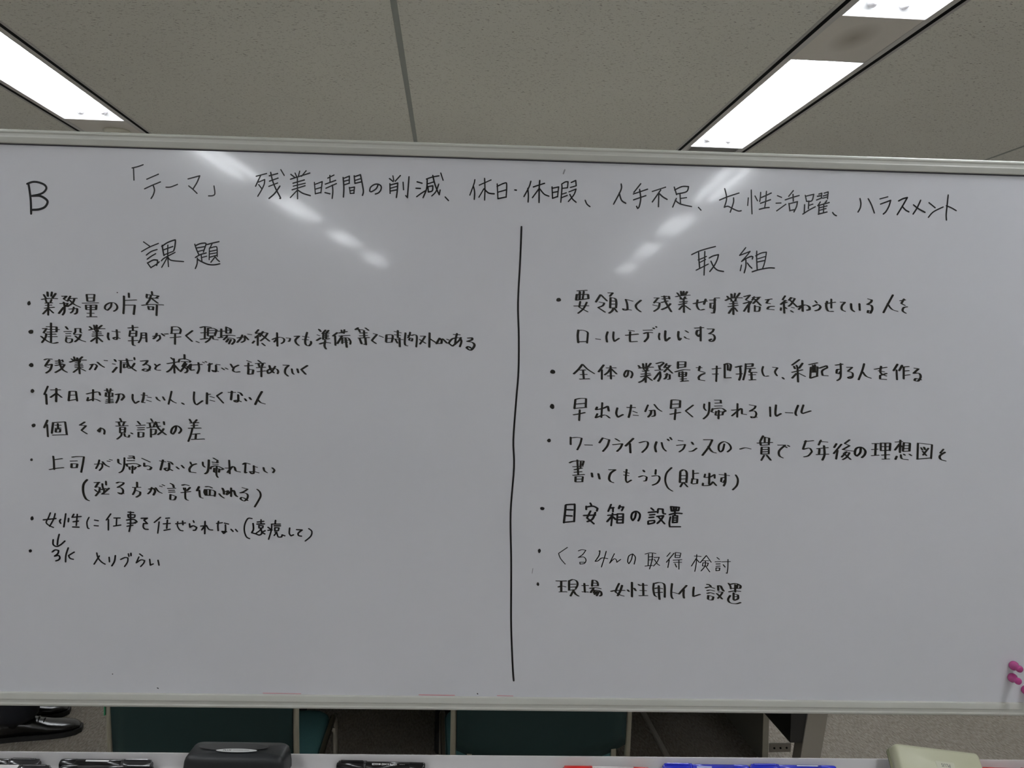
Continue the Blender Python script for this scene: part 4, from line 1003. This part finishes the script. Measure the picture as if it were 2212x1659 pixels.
# ---------------------------------------------------------------- chairs
def make_chair(tape):
    root = empty('stacking_chair')
    W = .203
    # curved back shell
    def shell(th, zlo, zhi, inset, name, m_, y_off):
        NX, NZ = 12, 8; vs = []; fs = []
        for side in (0, 1):
            for j in range(NZ+1):
                for i in range(NX+1):
                    sx = -1+2*i/NX; t = j/NZ
                    zb = zlo + .052*(abs(sx)**2.2) if j == 0 or True else zlo
                    zb = zlo + .038*(abs(sx)**2.4)
                    z = zb + (zhi-zb)*t
                    rr_ = .012*max(0, (abs(sx)-.85)/.15)*(t > .9)
                    y = y_off - .022*(1-sx*sx) * 1.0 + .00*t + side*th
                    vs.append((sx*(W+.0045-inset), y - .03*(t-.5), z-rr_))
        K = (NX+1)*(NZ+1)
        for j in range(NZ):
            for i in range(NX):
                a = j*(NX+1)+i; fs.append((a, a+1, a+NX+2, a+NX+1)); fs.append((K+a, K+a+NX+1, K+a+NX+2, K+a+1))
        for i in range(NX): fs += [(i, K+i, K+i+1, i+1), (NZ*(NX+1)+i, NZ*(NX+1)+i+1, K+NZ*(NX+1)+i+1, K+NZ*(NX+1)+i)]
        for j in range(NZ): a = j*(NX+1); b = a+NX; fs += [(a, a+NX+1, K+a+NX+1, K+a), (b, K+b, K+b+NX+1, b+NX+1)]
        return MB().add(vs, fs, True).build(name, m_, root)
    shell(.022, .498, .81, .004, 'backrest', M_TEALB, -.010)
    # seat cushion: rounded slab sloping a little
    ring = []
    mb = MB(); secs = []
    for z, ins in ((.400, .012), (.405, .0), (.428, .0), (.437, .010), (.440, .035)):
        secs.append([Vector((p.x, p.y+.235, z + (p.y)*.03)) for p in rr(.435-2*ins, .43-2*ins, 0, max(.045-ins*.6, .01), 6)])
    n = len(secs[0]); vs = [p for r_ in secs for p in r_]; fs = [(i*n+k, i*n+(k+1) % n, (i+1)*n+(k+1) % n, (i+1)*n+k) for i in range(4) for k in range(n)] + [tuple(range(n))[::-1], tuple(range(4*n, 5*n))]
    mb.add(vs, fs, True).build('seat', M_TEAL, root)
    for sx in (-1, 1):
        x = sx*(W+.008)
        MB().sweep([(x, .0, .80), (x, .005, .60), (x, .018, .47), (x, .03, .40), (x, .01, .2), (x, -.03, .0)], .0072, 12).build('rear_upright', M_CHAIRTUBE, root)
        xs = sx*(W+.024)
        MB().sweep([(xs, .03, .395), (xs, .10, .405), (xs, .30, .425), (xs, .415, .432), (xs, .445, .425), (xs, .46, .40), (xs, .468, .3), (xs, .48, .0)], .009, 12).build('front_leg', M_CHROME, root)
        MB().box(min(xs, xs-sx*.045), max(xs, xs-sx*.045), .452, .462, .375, .385).build('link_bracket', M_CHROME, root)
        MB().sweep([(xs, .08, .402), (x, .028, .41)], .006, 8).build('side_stay', M_CHROME, root)
        MB().box(sx*(W-.03)-.006, sx*(W-.03)+.006, -.004, .004, .43, .53).build('back_bracket', M_CHAIRTUBE, root)
    MB().sweep([(-W-.02, .07, .39), (W+.02, .07, .39)], .008, 10).build('cross_bar', M_CHROME, root)
    MB().sweep([(-W-.02, .40, .395), (W+.02, .40, .395)], .008, 10).build('cross_bar', M_CHROME, root)
    if tape:
        t = MB().box(-W-.0165, -W-.0145, -.005, .007, .635, .80).build('green_tape', M_GREEN, root); t['label'] = 'bright green tape strip'
    return root
GC = 'teal chairs seen through the gap below the board'
ch = make_chair(True); ch.location = (-.5535, 1.85, 0); ch.rotation_euler = (0, 0, math.radians(-1.5))
tag(ch, 'teal stacking chair behind the board at left, green tape on its upright', 'chair', GC)
ch2 = make_chair(False); ch2.location = (.2335, 1.85, 0); ch2.rotation_euler = (0, 0, math.radians(1.5))
tag(ch2, 'teal stacking chair behind the board at centre right, beside the desk panel', 'chair', GC)

# ---------------------------------------------------------------- desks behind the board
dk = tag(empty('desk', (.2, 3.2, 0)), 'grey desk with a cream-edged end panel, standing behind the right chair', 'desk', None)
def part(name, m_, parent, *a, bevel=.0015): return MB().box(*a).build(name, m_, parent, bevel=bevel)
ox, oy = .2, 3.2
part('desk_top', M_DESK, dk, -1.30, 1.02, -.46, .82, .68, .705)  # hidden top, enlarged to deepen the shade on the carpet below
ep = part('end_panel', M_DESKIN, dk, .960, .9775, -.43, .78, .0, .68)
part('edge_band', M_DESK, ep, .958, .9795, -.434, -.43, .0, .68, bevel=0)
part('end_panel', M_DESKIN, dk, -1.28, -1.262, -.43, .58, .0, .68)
part('light_block_panel', M_DESKIN, dk, -1.262, .96, .50, .518, .03, .68)  # unseen panel, made tall to keep light from under the desk
MB().box(.612, .628, -.42, .49, .0, .012).build('floor_rail', mat('rail_aluminium', (.55, .52, .48), .4), dk)
tb = tag(empty('folding_table', (.2, 2.5, 0)), 'folding table with slanted grey steel legs between the chairs and the desk', 'table', None)
part('table_top', M_DESK, tb, -1.25, 1.06, -.38, .23, .675, .70)
for sx, nm in ((1, 'leg'), (-1, 'leg')):
    xx = .900 if sx > 0 else -1.12
    M = Matrix.Translation((xx, -.10, 0))
    lg = MB()
    y0, y1 = .0, .05
    pts = [(0, .0), (.068, .0), (.068+.095, .675), (.095, .675)]
    vs = [(xx+(a*1.0), -.10+yy, z) for yy in (0, .055) for a, z in pts]
    lg.add(vs, [(0, 1, 2, 3), (7, 6, 5, 4), (0, 4, 5, 1), (1, 5, 6, 2), (2, 6, 7, 3), (3, 7, 4, 0)]); l = lg.build('leg', M_LEG, tb, bevel=.003)
    MB().box(xx-.004, xx+.05, -.095, .22, .255, .37, Matrix.Translation((0, 0, 0)) @ Matrix.Identity(4)).build('leg_brace', M_DARK, l, bevel=.002)
    MB().box(xx-.02, xx+.06, -.20, .24, 0, .028).build('foot', M_LEG, l, bevel=.006)
    pb = MB().box(xx+.022, xx+.098, .12, .126, .115, .145).build('cross_plate', M_LEG, l)
    for k in range(3):
        MB().sweep([(xx+.038+k*.022, .1175, .130), (xx+.038+k*.022, .1195, .130)], .0035, 10).build('bolt_hole', M_BLACK, l)
# bags on the carpet
def bag(x, y, w_, d_, h_, lb, rz=0):
    b_ = tag(empty('bag', (x, y, 0), rz), lb, 'bag', None)
    prof_ = [(-d_/2, 0), (d_/2, 0), (d_/2*.9, h_*.6), (d_/2*.5, h_*.96), (0, h_), (-d_/2*.5, h_*.96), (-d_/2*.9, h_*.6)]
    MB().extrude(prof_, -w_/2, w_/2).build('bag_body', M_BAG, b_, bevel=.012, seg=3)
    for yy in (-.02, .02):
        pth = [(-w_*.2 + w_*.4*k/8, yy, h_*.95 + .09*math.sin(math.pi*k/8)) for k in range(9)]
        MB().sweep(pth, .006, 8).build('bag_handle', M_BAG, b_)
    return b_
bag(.185, 3.09, .44, .42, .12, 'black bag lying on the dark carpet between the two chairs')
bag(-.70, 3.17, .28, .26, .26, 'black bag standing on the carpet beyond the left chair')

# ---------------------------------------------------------------- person walking behind the board
def skin(name, verts, edges, rad, m_, parent, root=0, sub=2):
    me = bpy.data.meshes.new(name); me.from_pydata(verts, edges, []); o = bpy.data.objects.new(name, me); COL.objects.link(o)
    o.modifiers.new('skin', 'SKIN'); me.skin_vertices or None
    for i, s_ in enumerate(me.skin_vertices[0].data):
        r_ = rad[i]; s_.radius = r_ if hasattr(r_, '__len__') else (r_, r_); s_.use_root = (i == root)
    sb = o.modifiers.new('sub', 'SUBSURF'); sb.levels = sub; sb.render_levels = sub
    dg = bpy.context.evaluated_depsgraph_get(); dg.update()
    m2 = bpy.data.meshes.new_from_object(o.evaluated_get(dg)); bpy.data.objects.remove(o)
    m2.name = name; m2.materials.clear(); m2.materials.append(m_)
    for p in m2.polygons: p.use_smooth = True
    o = bpy.data.objects.new(name, m2); COL.objects.link(o); o.parent = parent; return o
pe = tag(empty('person', (-1.565, 3.19, 0), math.radians(14)), 'person in dark trousers and black shoes walking to the right behind the board', 'person', None)
# +x is the walking direction, +y away from the camera
J = {}
V_ = []; E_ = []; RD = []
def jv(name, p, r_, frm=None):
    V_.append(p); RD.append(r_); J[name] = len(V_)-1
    if frm: E_.append((J[frm], J[name]))
jv('pelvis', (0, 0, .93), (.13, .10)); jv('waist', (.0, 0, 1.06), (.12, .09), 'pelvis'); jv('chest', (.01, 0, 1.27), (.145, .105), 'waist'); jv('necklow', (.01, 0, 1.42), (.07, .07), 'chest')
jv('neck', (.02, 0, 1.48), .052, 'necklow'); jv('head0', (.042, 0, 1.54), (.086, .080), 'neck'); jv('head1', (.04, 0, 1.61), (.104, .086), 'head0'); jv('head2', (.035, 0, 1.68), (.085, .075), 'head1')
for sy, t_ in ((-1, 'n'), (1, 'f')):
    jv('hip'+t_, (0, sy*.09, .88), .088, 'pelvis')
    kx = .06 if sy < 0 else .0; ax = -.055 if sy < 0 else -.13
    jv('knee'+t_, (kx, sy*.09, .50), .055, 'hip'+t_); jv('calf'+t_, ((kx+ax)/2-.01, sy*.09, .34), .052, 'knee'+t_); jv('ank'+t_, (ax, sy*.09, .075), .026, 'calf'+t_); jv('heel'+t_, (ax-.01, sy*.09, .035), .018, 'ank'+t_)
    jv('sho'+t_, (.0, sy*.175, 1.38), .055, 'chest'); sw = .12 if sy > 0 else -.10
    jv('elb'+t_, (sw*.5-.02, sy*.215, 1.12), .040, 'sho'+t_); jv('wri'+t_, (sw+.04, sy*.21, .88), .027, 'elb'+t_); jv('palm'+t_, (sw+.055, sy*.21, .81), (.038, .018), 'wri'+t_)
body = skin('body', V_, E_, RD, M_SKIN, pe, 0)
def hand(sy, sw):
    for k, (dx, ln) in enumerate(((-.028, .062), (-.010, .074), (.009, .079), (.027, .072))):
        b0 = Vector((sw+.055+dx, sy*.21, .80)); pts = [b0, b0+Vector((.002, -sy*.004, -.035)), b0+Vector((.003, -sy*.013, -.035-ln*.3)), b0+Vector((.003, -sy*.024, -.030-ln*.6))]
        MB().sweep(pts, [.0095, .009, .0082, .0065], 8).build('finger', M_SKIN, body)
    b0 = Vector((sw+.085, sy*.205, .835)); MB().sweep([b0, b0+Vector((.022, -sy*.008, -.02)), b0+Vector((.028, -sy*.018, -.048))], [.012, .0105, .008], 8).build('thumb', M_SKIN, body)
hand(-1, -.10); hand(1, .12)
# face (looking towards +x)
hx, hz = .136, 1.605
for sy in (-1, 1):
    e = lathe([(-.004, .001), (-.002, .009), (.002, .0105), (.005, .008), (.007, .001)], 12, Matrix.Translation((hx-.012, sy*.031, hz)) @ Matrix.Rotation(math.radians(90), 4, 'Y')).build('eye', M_SHIRT, body)
    lathe([(.0068, .0045), (.0076, .001)], 10, Matrix.Translation((hx-.012, sy*.031, hz)) @ Matrix.Rotation(math.radians(90), 4, 'Y')).build('eye', M_BLACK, body)
    MB().sweep([(hx-.008, sy*.018, hz+.020), (hx-.006, sy*.032, hz+.024), (hx-.014, sy*.046, hz+.019)], .003, 6).build('eyebrow', M_HAIR, body)
    MB().sweep([(.045, sy*.076, hz+.012), (.040, sy*.083, hz+.0), (.045, sy*.079, hz-.02), (.052, sy*.073, hz-.03)], [.006, .010, .008, .004], 8).build('ear', M_SKIN, body)
MB().sweep([(hx-.010, 0, hz+.012), (hx+.006, 0, hz-.012), (hx+.014, 0, hz-.026), (hx-.004, 0, hz-.032)], [.006, .008, .011, .006], 10).build('nose', M_SKIN, body)
MB().sweep([(hx-.010, -.022, hz-.055), (hx+.002, 0, hz-.052), (hx-.010, .022, hz-.055)], [.003, .005, .003], 8).build('mouth', mat('lips', (.36, .14, .12), .4), body)
def loft(levels, n=20):
    """levels: (centre, x radius, y radius) from bottom to top"""
    vs = []; fs = []
    for c, rx_, ry_ in levels:
        for k in range(n):
            t = 2*math.pi*k/n; vs.append((c[0]+rx_*math.cos(t), c[1]+ry_*math.sin(t), c[2]))
    for i in range(len(levels)-1):
        for k in range(n): fs.append((i*n+k, i*n+(k+1) % n, (i+1)*n+(k+1) % n, (i+1)*n+k))
    fs += [tuple(range(n))[::-1], tuple(range((len(levels)-1)*n, len(levels)*n))]
    return MB().add(vs, fs, True)
# hair: a cap following the skull, open at the face
hc = Vector((.030, 0, 1.628)); hr_ = (.108, .092, .112)
NU, NV = 28, 16; vs = []; fs = []; ok = []
for j in range(NV+1):
    for i in range(NU):
        th = math.pi*j/NV; ph = 2*math.pi*i/NU
        d = Vector((math.sin(th)*math.cos(ph), math.sin(th)*math.sin(ph), math.cos(th)))
        p = hc + Vector((d.x*hr_[0], d.y*hr_[1], d.z*hr_[2]))
        ok.append(not ((p.x > .075 and p.z < 1.675) or (p.x > .02 and p.z < 1.615) or p.z < 1.565)); vs.append(p)
for j in range(NV):
    for i in range(NU):
        q = (j*NU+i, j*NU+(i+1) % NU, (j+1)*NU+(i+1) % NU, (j+1)*NU+i)
        if all(ok[k] for k in q): fs.append(q)
hair = MB().add(vs, fs, True).build('hair', M_HAIR, pe)
sd = hair.modifiers.new('thick', 'SOLIDIFY'); sd.thickness = .012; sd.offset = -1
jk = loft([((0, 0, .80), .142, .178), ((0, 0, .90), .138, .176), ((0, 0, 1.02), .122, .160), ((.0, 0, 1.14), .122, .162), ((.01, 0, 1.27), .132, .180), ((.01, 0, 1.36), .122, .180), ((.01, 0, 1.415), .095, .135), ((.012, 0, 1.445), .070, .078), ((.015, 0, 1.465), .058, .060)]).build('jacket', M_SUIT, pe)
for sy, sw in ((-1, -.10), (1, .12)):
    MB().sweep([(.0, sy*.135, 1.395), (-.0, sy*.178, 1.375), (sw*.25-.01, sy*.205, 1.25), (sw*.5-.02, sy*.218, 1.12), (sw*.8+.01, sy*.216, 1.0), (sw+.036, sy*.212, .89)], [.058, .068, .062, .054, .047, .042], 16).build('sleeve', M_SUIT, jk)
loft([((.018, 0, 1.455), .056, .058), ((.02, 0, 1.485), .060, .062)]).build('shirt_collar', M_SHIRT, jk)
for sy, ax, kx in ((-1, -.055, .06), (1, -.13, .0)):
    skin('trouser_leg', [(0, sy*.075, .92), (.02, sy*.09, .72), (kx, sy*.09, .50), ((kx+ax)/2-.01, sy*.09, .32), (ax-.015, sy*.09, .115), (ax-.012, sy*.09, .055)], [(0, 1), (1, 2), (2, 3), (3, 4), (4, 5)], [.115, .10, .085, .08, .082, .085], M_SUIT, pe, 0)
    MB().sweep([(ax-.012, sy*.09, .05), (ax-.012, sy*.09, .24)], [.040, .046], 16).build('sock', M_BAG, pe)
    # shoe
    sh = MB(); secs = []
    tilt = 0.0
    for (x, w_, h_) in ((-.085, .024, .045), (-.078, .034, .070), (-.045, .038, .085), (0, .039, .088), (.05, .043, .070), (.10, .050, .052), (.15, .050, .044), (.185, .040, .036), (.205, .020, .026)):
        ring = []
        for k in range(14):
            t = 2*math.pi*k/14; yy = math.cos(t)*w_; zz = math.sin(t)
            z = .018 + (h_-.018)*(.5+.5*zz) if zz > -.3 else .018
            ring.append(Vector((ax+x, sy*.09+yy, max(.016, z))))
        secs.append(ring)
    n = 14; vs = [p for r_ in secs for p in r_]; fs = [(i*n+k, i*n+(k+1) % n, (i+1)*n+(k+1) % n, (i+1)*n+k) for i in range(len(secs)-1) for k in range(n)] + [tuple(range(n)), tuple(range((len(secs)-1)*n, len(secs)*n))]
    so = sh.add(vs, fs, True).build('shoe', M_SHOE, pe)
    ol = [(-.088, .024), (-.07, .037), (0, .040), (.05, .046), (.11, .053), (.16, .052), (.195, .040), (.212, .018)]
    pr_ = [(ax+x, sy*.09+w_) for x, w_ in ol] + [(ax+x, sy*.09-w_) for x, w_ in ol[::-1]]
    MB().extrude(pr_, .0, .018, axis='z').build('sole', M_SOLE, so)
    MB().box(ax-.088, ax-.02, sy*.09-.034, sy*.09+.034, -.0, .019).build('heel', M_SOLE, so, bevel=.004)
    for k in range(4):
        xx = ax+.03+k*.018; zz = .083-k*.007
        MB().sweep([(xx, sy*.09-.018, zz-.004), (xx, sy*.09, zz+.003), (xx, sy*.09+.018, zz-.004)], .0022, 6).build('shoe_lace', M_SHOE, so)
